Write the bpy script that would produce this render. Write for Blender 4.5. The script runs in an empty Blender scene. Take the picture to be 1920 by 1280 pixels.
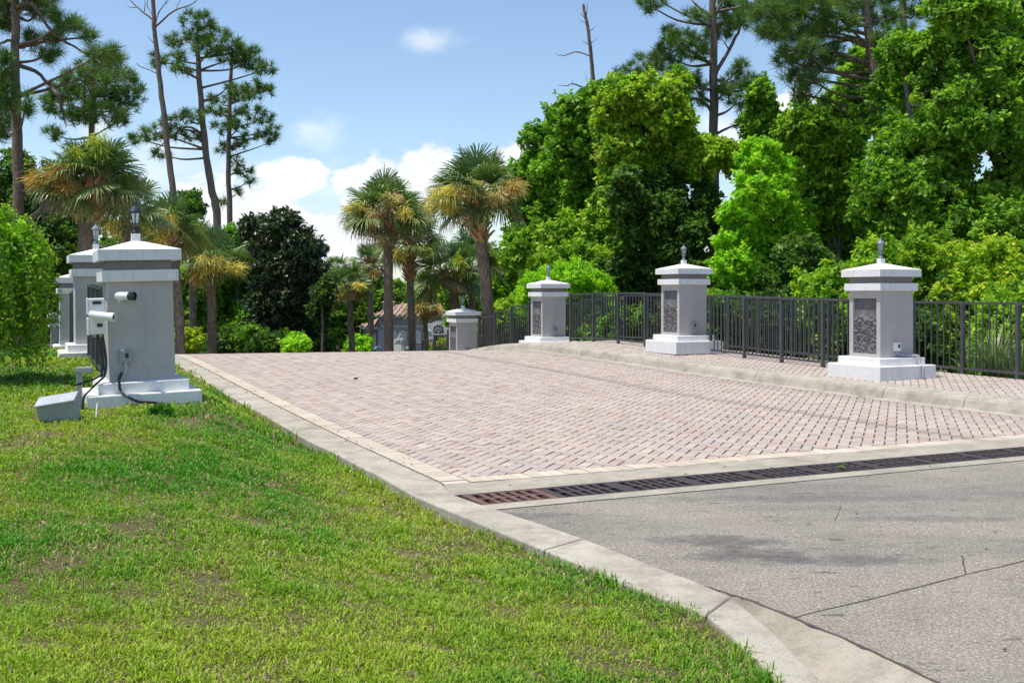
import bpy, math, random
import numpy as np
from mathutils import Vector, Matrix, Euler

random.seed(7)
RNG = np.random.default_rng(11)
SC = bpy.context.scene
COL = SC.collection
R = math.radians
EYE = 1.45                    # eye height above the concrete drive
F = 2000.0                    # focal length, in pixels of a 1920 wide picture
HZ = 552.0                    # horizon row
ANG = R(25)
AX = Vector((-math.sin(ANG), math.cos(ANG), 0))     # along the bridge
LA = Vector((math.cos(ANG), math.sin(ANG), 0))      # across the bridge, to the right
O0 = Vector((-.52, 8.1, 0))                          # corner of the brick paving at the grass kerb

def W(s, l, z):
    p = O0 + AX * s + LA * l
    return Vector((p.x, p.y, z + EYE))

def P(px, py, D):
    return Vector(((px - 960) / F * D, D, (HZ - py) / F * D + EYE))

# ------------------------------------------------------------------ helpers
def tag(o, label=None, cat=None, group=None, kind=None):
    if label: o['label'] = label
    if cat: o['category'] = cat
    if group: o['group'] = group
    if kind: o['kind'] = kind
    return o

def thing(name, label, cat, loc=(0, 0, 0), rot=(0, 0, 0), group=None):
    o = bpy.data.objects.new(name, None)
    o.empty_display_size = .2
    COL.objects.link(o)
    o.location = loc
    o.rotation_euler = rot
    return tag(o, label, cat, group)

def link(name, me, mat, parent=None, world=False, bevel=0, smooth=False):
    o = bpy.data.objects.new(name, me)
    COL.objects.link(o)
    if mat is not None:
        me.materials.append(mat)
    if parent is not None:
        o.parent = parent
        if world:
            o.matrix_parent_inverse = world_of(parent).inverted()
    if smooth:
        me.polygons.foreach_set('use_smooth', np.ones(len(me.polygons), dtype=bool))
    if bevel:
        m = o.modifiers.new('edge', 'BEVEL')
        m.width = bevel
        m.segments = 2
        m.limit_method = 'ANGLE'
    return o

def world_of(o):
    m = Matrix.LocRotScale(o.location, o.rotation_euler, o.scale)
    if o.parent is not None:
        return world_of(o.parent) @ o.matrix_parent_inverse @ m
    return m

class MB:
    """collects boxes, tubes and lathes for one mesh"""
    def __init__(self):
        self.v = []
        self.f = []
    def box(self, c, s, m=None):
        x, y, z = (k / 2 for k in s)
        pts = [(-x, -y, -z), (x, -y, -z), (x, y, -z), (-x, y, -z), (-x, -y, z), (x, -y, z), (x, y, z), (-x, y, z)]
        return self.hexa([(m @ Vector(p) if m else Vector(p)) + Vector(c) for p in pts])
    def hexa(self, pts):
        n = len(self.v)
        self.v += [tuple(p) for p in pts]
        self.f += [tuple(n + i for i in q) for q in ((3, 2, 1, 0), (4, 5, 6, 7), (0, 1, 5, 4), (1, 2, 6, 5), (2, 3, 7, 6), (3, 0, 4, 7))]
        return self
    def poly(self, pts):
        n = len(self.v)
        self.v += [tuple(p) for p in pts]
        self.f.append(tuple(range(n, n + len(pts))))
        return self
    def prism(self, pts, d):
        """closed outline pts (list of vectors) pushed along d"""
        n = len(self.v); k = len(pts)
        d = Vector(d)
        self.v += [tuple(p) for p in pts] + [tuple(Vector(p) + d) for p in pts]
        self.f.append(tuple(range(n + k - 1, n - 1, -1)))
        self.f.append(tuple(range(n + k, n + 2 * k)))
        for i in range(k):
            j = (i + 1) % k
            self.f.append((n + i, n + j, n + k + j, n + k + i))
        return self
    def tube(self, path, rad, n=8, jitter=0, cap=True):
        path = [Vector(p) for p in path]
        if not hasattr(rad, '__len__'):
            rad = [rad] * len(path)
        base = len(self.v)
        up = Vector((0, 0, 1))
        t0 = (path[1] - path[0]).normalized()
        a = t0.orthogonal().normalized()
        for i, p in enumerate(path):
            t = (path[min(i + 1, len(path) - 1)] - path[max(i - 1, 0)]).normalized()
            a = (a - t * a.dot(t)).normalized()
            b = t.cross(a)
            for k in range(n):
                an = 2 * math.pi * k / n
                r = rad[i] * (1 + jitter * (random.random() - .5))
                self.v.append(tuple(p + a * (r * math.cos(an)) + b * (r * math.sin(an))))
        for i in range(len(path) - 1):
            for k in range(n):
                q = (k + 1) % n
                self.f.append((base + i * n + k, base + i * n + q, base + (i + 1) * n + q, base + (i + 1) * n + k))
        if cap:
            self.f.append(tuple(base + k for k in range(n - 1, -1, -1)))
            e = base + (len(path) - 1) * n
            self.f.append(tuple(e + k for k in range(n)))
        return self
    def lathe(self, prof, n=12, c=(0, 0, 0), m=None):
        base = len(self.v)
        for r, z in prof:
            for k in range(n):
                an = 2 * math.pi * (k + .5) / n
                p = Vector((r * math.cos(an), r * math.sin(an), z))
                if m: p = m @ p
                self.v.append(tuple(p + Vector(c)))
        for i in range(len(prof) - 1):
            for k in range(n):
                q = (k + 1) % n
                self.f.append((base + i * n + k, base + i * n + q, base + (i + 1) * n + q, base + (i + 1) * n + k))
        self.f.append(tuple(base + k for k in range(n - 1, -1, -1)))
        e = base + (len(prof) - 1) * n
        self.f.append(tuple(e + k for k in range(n)))
        return self
    def mesh(self, name):
        me = bpy.data.meshes.new(name)
        me.from_pydata(self.v, [], self.f)
        me.update()
        return me
    def build(self, name, mat, parent=None, world=False, bevel=0, smooth=False):
        return link(name, self.mesh(name), mat, parent, world, bevel, smooth)

def mesh_np(name, V, k, col=None):
    """V: (N,k,3) array of separate k-gons, col: (N,3)"""
    V = np.ascontiguousarray(V, dtype=np.float32)
    N = V.shape[0]
    me = bpy.data.meshes.new(name)
    me.vertices.add(N * k)
    me.vertices.foreach_set('co', V.reshape(-1))
    me.loops.add(N * k)
    me.loops.foreach_set('vertex_index', np.arange(N * k, dtype=np.int32))
    me.polygons.add(N)
    me.polygons.foreach_set('loop_start', np.arange(0, N * k, k, dtype=np.int32))
    me.polygons.foreach_set('loop_total', np.full(N, k, dtype=np.int32))
    if col is not None:
        a = me.attributes.new('Col', 'FLOAT_COLOR', 'POINT')
        c = np.ones((N, k, 4), dtype=np.float32)
        c[:, :, :3] = np.asarray(col, dtype=np.float32)[:, None, :]
        a.data.foreach_set('color', c.reshape(-1))
    me.update()
    me.validate()
    return me

def grid_mesh(name, V):
    """V: (n,m,3) grid of points"""
    n, m = V.shape[:2]
    me = bpy.data.meshes.new(name)
    idx = np.arange(n * m).reshape(n, m)
    q = np.stack([idx[:-1, :-1], idx[:-1, 1:], idx[1:, 1:], idx[1:, :-1]], -1).reshape(-1, 4)
    me.vertices.add(n * m)
    me.vertices.foreach_set('co', np.ascontiguousarray(V, dtype=np.float32).reshape(-1))
    me.loops.add(q.size)
    me.loops.foreach_set('vertex_index', q.reshape(-1).astype(np.int32))
    me.polygons.add(len(q))
    me.polygons.foreach_set('loop_start', np.arange(0, q.size, 4, dtype=np.int32))
    me.polygons.foreach_set('loop_total', np.full(len(q), 4, dtype=np.int32))
    me.polygons.foreach_set('use_smooth', np.ones(len(q), dtype=bool))
    me.update()
    me.validate()
    return me

# ------------------------------------------------------------------ materials
class NT:
    def __init__(self, name):
        self.m = bpy.data.materials.new(name)
        self.m.use_nodes = True
        self.t = self.m.node_tree
        self.b = self.t.nodes['Principled BSDF']
        self.out = self.t.nodes['Material Output']
        self.tc = None
    def n(self, typ, **kw):
        x = self.t.nodes.new(typ)
        for k, v in kw.items():
            if k in x.inputs: x.inputs[k].default_value = v
            else: setattr(x, k, v)
        return x
    def l(self, a, b):
        self.t.links.new(a, b)
    def co(self, which='Object'):
        if self.tc is None:
            self.tc = self.n('ShaderNodeTexCoord')
        return self.tc.outputs[which]
    def noise(self, scale, detail=4, rough=.6, vec=None, stretch=None):
        x = self.n('ShaderNodeTexNoise')
        x.inputs['Scale'].default_value = scale
        x.inputs['Detail'].default_value = detail
        x.inputs['Roughness'].default_value = rough
        v = vec or self.co()
        if stretch:
            mp = self.n('ShaderNodeMapping')
            mp.inputs['Scale'].default_value = stretch
            self.l(v, mp.inputs['Vector'])
            v = mp.outputs[0]
        self.l(v, x.inputs['Vector'])
        return x.outputs['Fac']
    def ramp(self, fac, stops):
        x = self.n('ShaderNodeValToRGB')
        e = x.color_ramp.elements
        while len(e) < len(stops): e.new(.5)
        for q, (p, c) in zip(e, stops):
            q.position = p
            q.color = (c, c, c, 1) if not hasattr(c, '__len__') else (*c, 1)
        self.l(fac, x.inputs['Fac'])
        return x.outputs['Color']
    def mix(self, fac, a, b, typ='MIX'):
        x = self.n('ShaderNodeMix', data_type='RGBA', blend_type=typ)
        for sock, v in ((0, fac), (6, a), (7, b)):
            if isinstance(v, bpy.types.NodeSocket): self.l(v, x.inputs[sock])
            elif sock == 0: x.inputs[0].default_value = v
            else: x.inputs[sock].default_value = (*v, 1) if hasattr(v, '__len__') else (v, v, v, 1)
        return x.outputs[2]
    def math(self, op, a, b=None, c=None, clamp=False):
        x = self.n('ShaderNodeMath', operation=op, use_clamp=clamp)
        for i, v in enumerate((a, b, c)):
            if v is None: continue
            if isinstance(v, bpy.types.NodeSocket): self.l(v, x.inputs[i])
            else: x.inputs[i].default_value = v
        return x.outputs[0]
    def base(self, c):
        if isinstance(c, bpy.types.NodeSocket): self.l(c, self.b.inputs['Base Color'])
        else: self.b.inputs['Base Color'].default_value = (*c, 1)
    def bump(self, h, strength=.3, dist=.01):
        x = self.n('ShaderNodeBump')
        x.inputs['Strength'].default_value = strength
        x.inputs['Distance'].default_value = dist
        self.l(h, x.inputs['Height'])
        self.l(x.outputs[0], self.b.inputs['Normal'])
    def set(self, **kw):
        for k, v in kw.items():
            self.b.inputs[k.replace('_', ' ')].default_value = v
        return self

def plain(name, c, rough=.6, metal=0, bump=None, var=.12, scale=6):
    t = NT(name)
    f = t.noise(scale, 5, .65)
    lo = tuple(k * (1 - var) for k in c); hi = tuple(min(1, k * (1 + var)) for k in c)
    t.base(t.ramp(f, [(.3, lo), (.7, hi)]))
    t.set(Roughness=rough, Metallic=metal)
    if bump:
        t.bump(t.noise(bump[0], 4, .7), bump[1], bump[2])
    return t.m

def stucco(name, c, dirt):
    t = NT(name)
    f = t.noise(3.0, 6, .7)
    streak = t.noise(6, 6, .75, stretch=(1.8, 1.8, .14))
    col = t.ramp(f, [(.25, tuple(k * .9 for k in c)), (.75, tuple(min(.85, k * 1.06) for k in c))])
    col = t.mix(t.math('MULTIPLY', t.ramp(streak, [(.5, 0.), (.74, 1.)]), .34), col, dirt)
    spot = t.noise(24, 5, .7)
    col = t.mix(t.math('MULTIPLY', t.ramp(spot, [(.58, 0.), (.68, 1.)]), .5), col, dirt)
    t.base(col)
    t.set(Roughness=.85)
    t.bump(t.noise(70, 6, .8), .6, .012)
    return t.m

def leaf_mat(name, trans=.35, rough=.45, spec=.4):
    t = NT(name)
    a = t.n('ShaderNodeAttribute', attribute_name='Col')
    t.l(a.outputs['Color'], t.b.inputs['Base Color'])
    t.set(Roughness=rough)
    t.b.inputs['Specular IOR Level'].default_value = spec
    tr = t.n('ShaderNodeBsdfTranslucent')
    g = t.mix(1.0, a.outputs['Color'], (1.0, 1.15, .55), 'MULTIPLY')
    t.l(g, tr.inputs['Color'])
    mx = t.n('ShaderNodeMixShader')
    mx.inputs[0].default_value = trans
    t.l(t.b.outputs[0], mx.inputs[1])
    t.l(tr.outputs[0], mx.inputs[2])
    t.l(mx.outputs[0], t.out.inputs['Surface'])
    return t.m

def bark(name, c1, c2, sc=9):
    t = NT(name)
    f = t.noise(sc, 6, .7, stretch=(1, 1, .25))
    g = t.noise(sc * 3.2, 4, .7, stretch=(1, 1, .35))
    t.base(t.mix(t.ramp(g, [(.35, 0.), (.65, 1.)]), t.ramp(f, [(.3, c1), (.7, c2)]), tuple(k * .6 for k in c1)))
    t.set(Roughness=.95)
    t.bump(g, .8, .03)
    return t.m

def concrete(name, c, c2, grain=260, rust=False):
    t = NT(name)
    f = t.noise(1.3, 7, .7)
    g = t.noise(grain, 4, .8)
    col = t.ramp(f, [(.3, c), (.7, c2)])
    col = t.mix(t.ramp(g, [(.5, 0.), (.62, .65)]), col, tuple(k * .55 for k in c))
    st = t.noise(3.5, 7, .78)
    col = t.mix(t.math('MULTIPLY', t.ramp(st, [(.46, 0.), (.66, 1.)]), .6), col, (.16, .14, .11))
    if rust:
        pass
    t.base(col)
    t.set(Roughness=.9)
    t.bump(t.noise(90, 5, .8), .4, .006)
    return t.m

M = {}
M['grey'] = stucco('grey_stucco', (.475, .455, .435), (.31, .295, .27))
M['grey_shaded'] = stucco('shaded_grey_stucco', (.27, .25, .235), (.16, .15, .14))  # pillar neck stucco, darkened to carry the cap's shade in its colour
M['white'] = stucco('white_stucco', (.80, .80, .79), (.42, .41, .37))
M['fence'] = plain('bronze_fence_paint', (.085, .086, .092), .4, .2, (200, .1, .002), .25, 12)
M['iron'] = plain('lantern_iron', (.035, .036, .04), .4, .4)
M['iron_grey'] = plain('weathered_lantern_iron', (.17, .19, .22), .5, .3)
M['plastic_white'] = plain('white_plastic', (.78, .78, .76), .35)
M['plastic_grey'] = plain('grey_pvc', (.36, .37, .38), .45)
M['plastic_black'] = plain('black_plastic', (.02, .02, .022), .35)
M['box_grey'] = plain('grey_enclosure_paint', (.30, .32, .33), .45, 0, (30, .1, .003), .12)
M['lens'] = plain('lens_glass', (.03, .03, .035), .1)
M['bark_pine'] = bark('pine_bark', (.16, .115, .09), (.36, .27, .21))
M['bark_dead'] = bark('dead_wood', (.17, .14, .12), (.33, .29, .26))
M['bark_grey'] = bark('grey_bark', (.15, .13, .11), (.30, .27, .23))
M['bark_palm'] = bark('palm_bark', (.20, .145, .105), (.42, .325, .245), 5)
M['boot'] = plain('palm_boots', (.44, .26, .15), .9, 0, (40, .5, .01), .45, 9)
M['leaf'] = leaf_mat('broad_leaf', .48, .5, .3)
M['leaf_gloss'] = leaf_mat('glossy_leaf', .15, .38, .4)
M['needle'] = leaf_mat('pine_needle', .25, .5)
M['frond'] = leaf_mat('palm_frond', .25, .4, .5)
M['bloom'] = leaf_mat('palm_bloom', .4, .7, .2)
M['blade'] = leaf_mat('grass_blade', .35, .5, .3)
M['conc_kerb'] = concrete('kerb_concrete', (.35, .315, .26), (.50, .455, .38), 110)
M['conc_band'] = concrete('apron_concrete', (.31, .275, .22), (.46, .415, .335), 120)

def glass_mat():
    t = NT('lantern_glass')
    t.base((.75, .78, .78))
    t.set(Roughness=.25)
    t.b.inputs['Transmission Weight'].default_value = .6
    t.b.inputs['IOR'].default_value = 1.2
    return t.m
M['glass'] = glass_mat()

def win_mat():
    t = NT('window_glass')
    t.base((.03, .035, .04))
    t.set(Roughness=.06)
    return t.m
M['window'] = win_mat()

def brick_mat(name):
    t = NT(name)
    a = t.n('ShaderNodeAttribute', attribute_name='Col')
    f = t.noise(14, 5, .7)
    g = t.noise(170, 3, .7)
    col = t.mix(t.ramp(f, [(.3, .25), (.75, 0.)]), a.outputs['Color'], (.33, .30, .28))
    col = t.mix(t.ramp(g, [(.45, 0.), (.75, .35)]), col, (.20, .17, .15))
    # long worn tyre tracks follow the lane
    w = t.noise(.5, 4, .6)
    col = t.mix(t.math('MULTIPLY', t.ramp(w, [(.5, 0.), (.72, 1.)]), .22), col, (.24, .20, .19))
    t.base(col)
    t.set(Roughness=.85)
    t.bump(t.noise(120, 4, .8), .4, .004)
    return t.m
M['brick'] = brick_mat('paver_brick')
M['joint'] = plain('joint_sand', (.075, .062, .05), .95, 0, None, .3, 30)

def drive_mat():
    t = NT('aggregate_concrete')
    f = t.noise(.8, 6, .65)
    g = t.noise(88, 5, .85)
    g2 = t.noise(64, 4, .8)
    col = t.ramp(f, [(.3, (.205, .178, .147)), (.7, (.32, .285, .235))])
    col = t.mix(t.ramp(g, [(.5, 0.), (.57, .95)]), col, (.08, .07, .06))
    col = t.mix(t.ramp(g2, [(.37, .95), (.46, 0.)]), col, (.50, .465, .405))
    # stains
    st = t.noise(.55, 5, .75, stretch=(.55, 1.3, 1))
    col = t.mix(t.math('MULTIPLY', t.ramp(st, [(.47, 0.), (.66, 1.)]), .55), col, (.11, .10, .09))
    sp = t.noise(9, 3, .6, stretch=(.5, 1.5, 1))
    col = t.mix(t.math('MULTIPLY', t.ramp(sp, [(.625, 0.), (.675, 1.)]), .65), col, (.07, .06, .055))
    # the oil patch: two smeared blots
    pos = t.co('Object')
    sx = t.n('ShaderNodeSeparateXYZ'); t.l(pos, sx.inputs[0])
    nz = t.noise(3.4, 7, .8)
    def blot(cx, cy, rx, ry, amt, col):
        dx = t.math('DIVIDE', t.math('SUBTRACT', sx.outputs[0], cx), rx)
        dy = t.math('DIVIDE', t.math('SUBTRACT', sx.outputs[1], cy), ry)
        d = t.math('ADD', t.math('MULTIPLY', dx, dx), t.math('MULTIPLY', dy, dy))
        d = t.math('ADD', d, t.math('MULTIPLY', t.math('SUBTRACT', nz, .5), 4.5))
        k = t.ramp(d, [(.0, amt), (1., 0.)])
        return t.mix(k, col, (.075, .07, .068))
    col = blot(1.22, 6.28, .42, .20, .75, col)
    col = blot(1.36, 5.95, .42, .20, .85, col)
    col = blot(1.9, 5.85, .55, .15, .65, col)
    col = blot(3.3, 5.2, .9, .4, .55, col)
    col = blot(.0, 7.0, .5, .14, .6, col)
    col = blot(2.2, 7.6, 1.6, .16, .4, col)
    col = blot(5.2, 7.6, 1.5, .35, .5, col)
    col = blot(2.6, 4.3, .5, .3, .4, col)
    col = blot(2.75, 6.9, .8, .12, .5, col)
    col = blot(3.6, 6.3, 1.0, .12, .45, col)
    t.base(col)
    t.set(Roughness=.9)
    t.bump(g, .5, .006)
    return t.m
M['drive'] = drive_mat()

def lawn_mat():
    t = NT('lawn_soil')
    f = t.noise(1.6, 6, .7)
    g = t.noise(26, 5, .8)
    col = t.ramp(g, [(.28, (.03, .022, .013)), (.45, (.11, .085, .04)), (.6, (.16, .15, .045)), (.75, (.26, .21, .11))])
    col = t.mix(t.ramp(f, [(.5, 0.), (.68, .6)]), col, (.20, .14, .085))
    t.base(col)
    t.set(Roughness=1.0)
    t.bump(t.noise(60, 6, .8), .8, .03)
    return t.m
M['lawn'] = lawn_mat()
M['ground'] = plain('leaf_litter_ground', (.07, .075, .03), 1, 0, (8, .5, .05), .4, 2)
# ------------------------------------------------------------------ levels
_S = np.linspace(-40, 90, 2601)
_k = np.array([-40, -10, -2, 0, 3, 6, 10, 13.5, 15, 16.5, 18, 19, 20.3, 22, 25, 30, 36, 45, 90])
_z = np.array([-1.50, -1.47, -1.45, -1.437, -1.418, -1.372, -1.287, -1.225, -1.215, -1.29, -1.45, -1.57, -1.76, -2.05, -2.6, -3.4, -4.0, -4.3, -4.4])
_g = np.exp(-.5 * (np.arange(-40, 41) * .05 / .6) ** 2); _g /= _g.sum()
_zz = np.convolve(np.pad(np.interp(_S, _k, _z), 40, mode='edge'), _g, mode='valid')
def zl(s):
    return np.interp(s, _S, _zz)
def cross(s):
    return -np.interp(s, [-2, 0, 8, 30], [0, .001, .0095, .0095])
def rz(s, l):
    return zl(s) + cross(s) * np.clip(l, -1, 12)
LR = 8.02                     # foot of the right-hand kerb
def wz(s, l):                 # right-hand footpath level
    return rz(s, LR) + .155 + (l - LR) * .008

def sl(x, y):
    dx = x - O0.x; dy = y - O0.y
    return dx * AX.x + dy * AX.y, dx * LA.x + dy * LA.y

# ------------------------------------------------------------------ brick paving
def clip_poly(poly, s0, s1, l0, l1):
    def cut(pts, ax, val, keep_less):
        out = []
        for i in range(len(pts)):
            a, b = pts[i], pts[(i + 1) % len(pts)]
            ia = (a[ax] <= val) if keep_less else (a[ax] >= val)
            ib = (b[ax] <= val) if keep_less else (b[ax] >= val)
            if ia: out.append(a)
            if ia != ib:
                t = (val - a[ax]) / (b[ax] - a[ax])
                out.append((a[0] + t * (b[0] - a[0]), a[1] + t * (b[1] - a[1])))
        return out
    for ax, v, k in ((0, s0, False), (0, s1, True), (1, l0, False), (1, l1, True)):
        poly = cut(poly, ax, v, k)
        if len(poly) < 3: return []
    return poly

FIELD = [(0.436, 0.340, 0.285), (0.455, 0.365, 0.310), (0.425, 0.350, 0.310), (0.401, 0.340, 0.310), (0.460, 0.381, 0.316), (0.445, 0.350, 0.290), (0.425, 0.365, 0.326), (0.475, 0.406, 0.341), (0.415, 0.304, 0.249)]
TAN = [(.56, .475, .365), (.54, .45, .345), (.58, .50, .395), (.52, .445, .35)]
WALK = [(.41, .34, .30), (.44, .365, .32), (.46, .38, .315), (.40, .33, .30), (.47, .405, .35)]

def herringbone(s0, s1, l0, l1, u=.105):
    c = math.sqrt(.5)
    R0 = (s0 + s1) / 2; L0 = (l0 + l1) / 2
    ext = int(((s1 - s0) + (l1 - l0)) * .75 / u) + 4
    out = []
    for x in range(-ext, ext):
        for y in range(-ext, ext):
            d = (x - y) % 4
            if d == 0: a, b = 2, 1
            elif d == 3: a, b = 1, 2
            else: continue
            cx = (x + a / 2) * u; cy = (y + b / 2) * u
            s = R0 + (cx + cy) * c; l = L0 + (cy - cx) * c
            if s < s0 - .15 or s > s1 + .15 or l < l0 - .15 or l > l1 + .15: continue
            g = .0062
            q = []
            for ex, ey in ((0, 0), (1, 0), (1, 1), (0, 1)):
                px = x * u + (g if ex == 0 else a * u - g); py = y * u + (g if ey == 0 else b * u - g)
                q.append((R0 + (px + py) * c, L0 + (py - px) * c))
            if s < s0 + .14 or s > s1 - .14 or l < l0 + .14 or l > l1 - .14:
                q = clip_poly(q, s0, s1, l0, l1)
                if not q: continue
            out.append(q)
    return out

def soldier(s0, s1, l0, l1, along_s, u=.105, g=.005):
    out = []
    if along_s:
        n = int((s1 - s0) / u)
        for i in range(n):
            a = s0 + i * u
            out.append([(a + g, l0 + g), (a + u - g, l0 + g), (a + u - g, l1 - g), (a + g, l1 - g)])
    else:
        n = int((l1 - l0) / u)
        for i in range(n):
            a = l0 + i * u
            out.append([(s0 + g, a + g), (s0 + g, a + u - g), (s1 - g, a + u - g), (s1 - g, a + g)])
    return out

def pave(name, sets, zf, mat, label):
    V = []; Fc = []; C = []
    rr = random.Random(3)
    for polys, pal in sets:
        for q in polys:
            k = len(q)
            cs = sum(p[0] for p in q) / k; cl = sum(p[1] for p in q) / k
            area = sum(q[i][0] * q[(i + 1) % k][1] - q[(i + 1) % k][0] * q[i][1] for i in range(k))
            if area > 0: q = q[::-1]            # s,l is a left-handed pair
            if abs(area) < 2e-4: continue
            base = len(V)
            dz = rr.gauss(0, .0013); tx = rr.gauss(0, .006); ty = rr.gauss(0, .006)
            col = rr.choice(pal); v = rr.uniform(.90, 1.10)
            trk = abs(cl - 5.72 - .05 * math.sin(cs * .9)); trk2 = abs(cl - 7.62)
            if name == 'brick_road': v *= 1 - .42 * math.exp(-(trk / .10) ** 2) - .22 * math.exp(-(trk2 / .14) ** 2)
            col = tuple(c * v for c in col)
            for ring in range(3):
                for (s, l) in q:
                    if ring == 0:
                        L = math.hypot(s - cs, l - cl); f = max(.2, 1 - .006 / max(L, .01))
                        ss, ll = cs + (s - cs) * f, cl + (l - cl) * f; h = 0
                    else:
                        ss, ll = s, l; h = -.004 if ring == 1 else -.03
                    z = float(zf(ss, ll)) + dz + tx * (ss - cs) + ty * (ll - cl) + h
                    V.append(tuple(W(ss, ll, z))); C.append(col)
            Fc.append(tuple(range(base, base + k)))
            for ring in range(2):
                for i in range(k):
                    j = (i + 1) % k
                    a = base + ring * k
                    Fc.append((a + j, a + i, a + k + i, a + k + j))
    me = bpy.data.meshes.new(name)
    me.from_pydata(V, [], Fc)
    at = me.attributes.new('Col', 'FLOAT_COLOR', 'POINT')
    c4 = np.ones((len(C), 4), dtype=np.float32); c4[:, :3] = np.array(C)
    at.data.foreach_set('color', c4.reshape(-1))
    o = link(name, me, mat)
    return tag(o, label, None, None, 'structure')

S_END = 26.0
pave('brick_road', [(herringbone(.212, S_END, .23, LR - .25), FIELD),
                    (soldier(0.0, S_END, 0.014, .226, True), TAN),
                    (soldier(0, .208, .23, LR - .25, False), TAN)], rz, M['brick'],
     'pinkish herringbone brick road climbing over the bridge')
pave('brick_path', [(herringbone(-1.0, S_END, LR + .46, 10.7), WALK)], wz, M['brick'],
     'raised brick footpath along the right side of the bridge')

def strip(name, ss, lats, zf, mat, dz, label=None):
    V = np.array([[tuple(W(s, l, float(zf(s, l)) + dz)) for l in lats] for s in ss])
    o = link(name, grid_mesh(name, V), mat)
    return tag(o, label, None, None, 'structure')

S_F = np.concatenate([np.arange(-1.2, 26.1, .3)])
strip('road_bed', np.concatenate([S_F[S_F > -.05] , [S_END + .2]]), np.linspace(-.1, LR + .1, 8), rz, M['joint'], -.012)
strip('path_bed', np.concatenate([S_F, [S_END + .2]]), np.linspace(LR + .3, 10.85, 5), wz, M['joint'], -.012)
strip('far_road', np.arange(S_END + .05, 92, 1.5), np.linspace(-.3, 10.8, 6), rz, M['joint'], .0)

# ---------------- right kerb with its gutter pan (three metre lengths)
kb = MB()
prof = [(LR - .245, .004), (LR - .02, .002), (LR + .0, .006), (LR + .035, .10), (LR + .06, .138), (LR + .10, .155), (LR + .45, .158), (LR + .45, -.12), (LR - .245, -.12)]
def kerb_run(s0, s1):
    n = max(2, int((s1 - s0) / .3))
    base = len(kb.v)
    for i in range(n + 1):
        s = s0 + (s1 - s0) * i / n
        for l, h in prof:
            kb.v.append(tuple(W(s, l, float(rz(s, LR)) + h)))
    k = len(prof)
    for i in range(n):
        for j in range(k):
            q = (j + 1) % k
            kb.f.append((base + i * k + j, base + i * k + q, base + (i + 1) * k + q, base + (i + 1) * k + j))
    kb.f.append(tuple(base + j for j in range(k)))
    kb.f.append(tuple(base + n * k + j for j in range(k - 1, -1, -1)))
for a, b in ((-3.5, -1.0), (-1.0, .85), (.85, 2.35), (2.35, 3.75), (3.75, 6.6), (6.6, 9.5), (9.5, 12.5), (12.5, 15.5), (15.5, 18.5), (18.5, 21.5), (21.5, 26)):
    kerb_run(a + .005, b - .005)
tag(kb.build('kerb_and_gutter', M['conc_kerb']), 'pale concrete kerb and gutter below the footpath', None, None, 'structure')

# ---------------- left kerb: flush ribbon, then an upright kerb with a gutter near the camera
kin = [(-.435, 7.66), (-.215, 7.28), (.105, 6.78), (.42, 6.26), (.735, 5.65), (.90, 5.36), (1.03, 5.02), (1.10, 4.5), (1.14, 3.9), (1.17, 3.0), (1.18, 1.5), (1.1, -4), (.9, -12)]
kout = [(-.70, 7.58), (-.47, 7.15), (-.13, 6.52), (.18, 5.97), (.50, 5.37), (.69, 5.04), (.86, 4.72), (.93, 4.3), (.975, 3.9), (1.0, 3.0), (1.0, 1.5), (.93, -4), (.72, -12)]
gut = [None] * 5 + [(.91, 5.355), (1.10, 5.10), (1.40, 4.5), (1.60, 3.95), (1.76, 3.0), (1.86, 1.5), (1.8, -4), (1.6, -12)]
lk = MB()
st = []
for s in list(np.arange(26, -.01, -.5)):
    wob = .012 * math.sin(s * 1.7) + .008 * math.sin(s * 4.1)
    i = W(s, -.014, float(zl(s)) + .006); o = W(s, -.37 + wob, float(zl(s)) + .012)
    st.append((o, i, Vector((i.x, i.y, i.z - .15))))
for k in range(len(kin)):
    zt = -1.425 if k < 6 else -1.415
    zf = -1.46 if k < 5 else (-1.47 if k == 5 else -1.545)
    off = .004 if k < 6 else .05
    st.append((Vector((*kout[k], zt + EYE)), Vector((*kin[k], zt - .004 + EYE)), Vector((kin[k][0] + off, kin[k][1] + off * .3, zf - .02 + EYE))))
cuts = [0, 24, 30, 36, 42, 47, 53, 56, 59, len(st) - 1]
for c0, c1 in zip(cuts[:-1], cuts[1:]):
    base = len(lk.v)
    for j in range(c0, c1 + 1):
        o, i, b = (v.copy() for v in st[j])
        if j in (c0, c1) and 0 < j < len(st) - 1:
            n_ = st[j + 1] if j == c0 else st[j - 1]
            k_ = .006 / max((n_[1] - i).length, .05)
            o, i, b = (v.lerp(w2, k_) for v, w2 in zip((o, i, b), n_))
        lk.v += [tuple(o), tuple(i), tuple(b), (o.x, o.y, o.z - .35)]
    m_ = c1 - c0
    for j in range(m_):
        for k in range(3):
            q = (3, 0, 1, 2)
            A = base + j * 4 + q[k]; B = base + j * 4 + q[k + 1]
            lk.f.append((A, A + 4, B + 4, B))
    lk.f.append((base + 3, base + 0, base + 1, base + 2)); e = base + m_ * 4
    lk.f.append((e + 2, e + 1, e, e + 3))
me = lk.mesh('kerb')
tag(link('kerb', me, M['conc_kerb'], bevel=.012), 'pale concrete kerb edging the lawn', None, None, 'structure')
gb = MB()
gi = [(kin[k][0] + .05, kin[k][1] + .015) for k in range(5, len(kin))]
gz = [-1.463] + [-1.54] * (len(gi) - 1)
for (a, z), g in zip(zip(gi, gz), gut[5:]):
    mx = ((a[0] * .55 + g[0] * .45), (a[1] * .55 + g[1] * .45))
    gb.v += [(a[0] - .02, a[1], z + EYE), (mx[0], mx[1], z * .6 - 1.455 * .4 + EYE), (g[0], g[1], -1.452 + EYE)]
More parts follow.
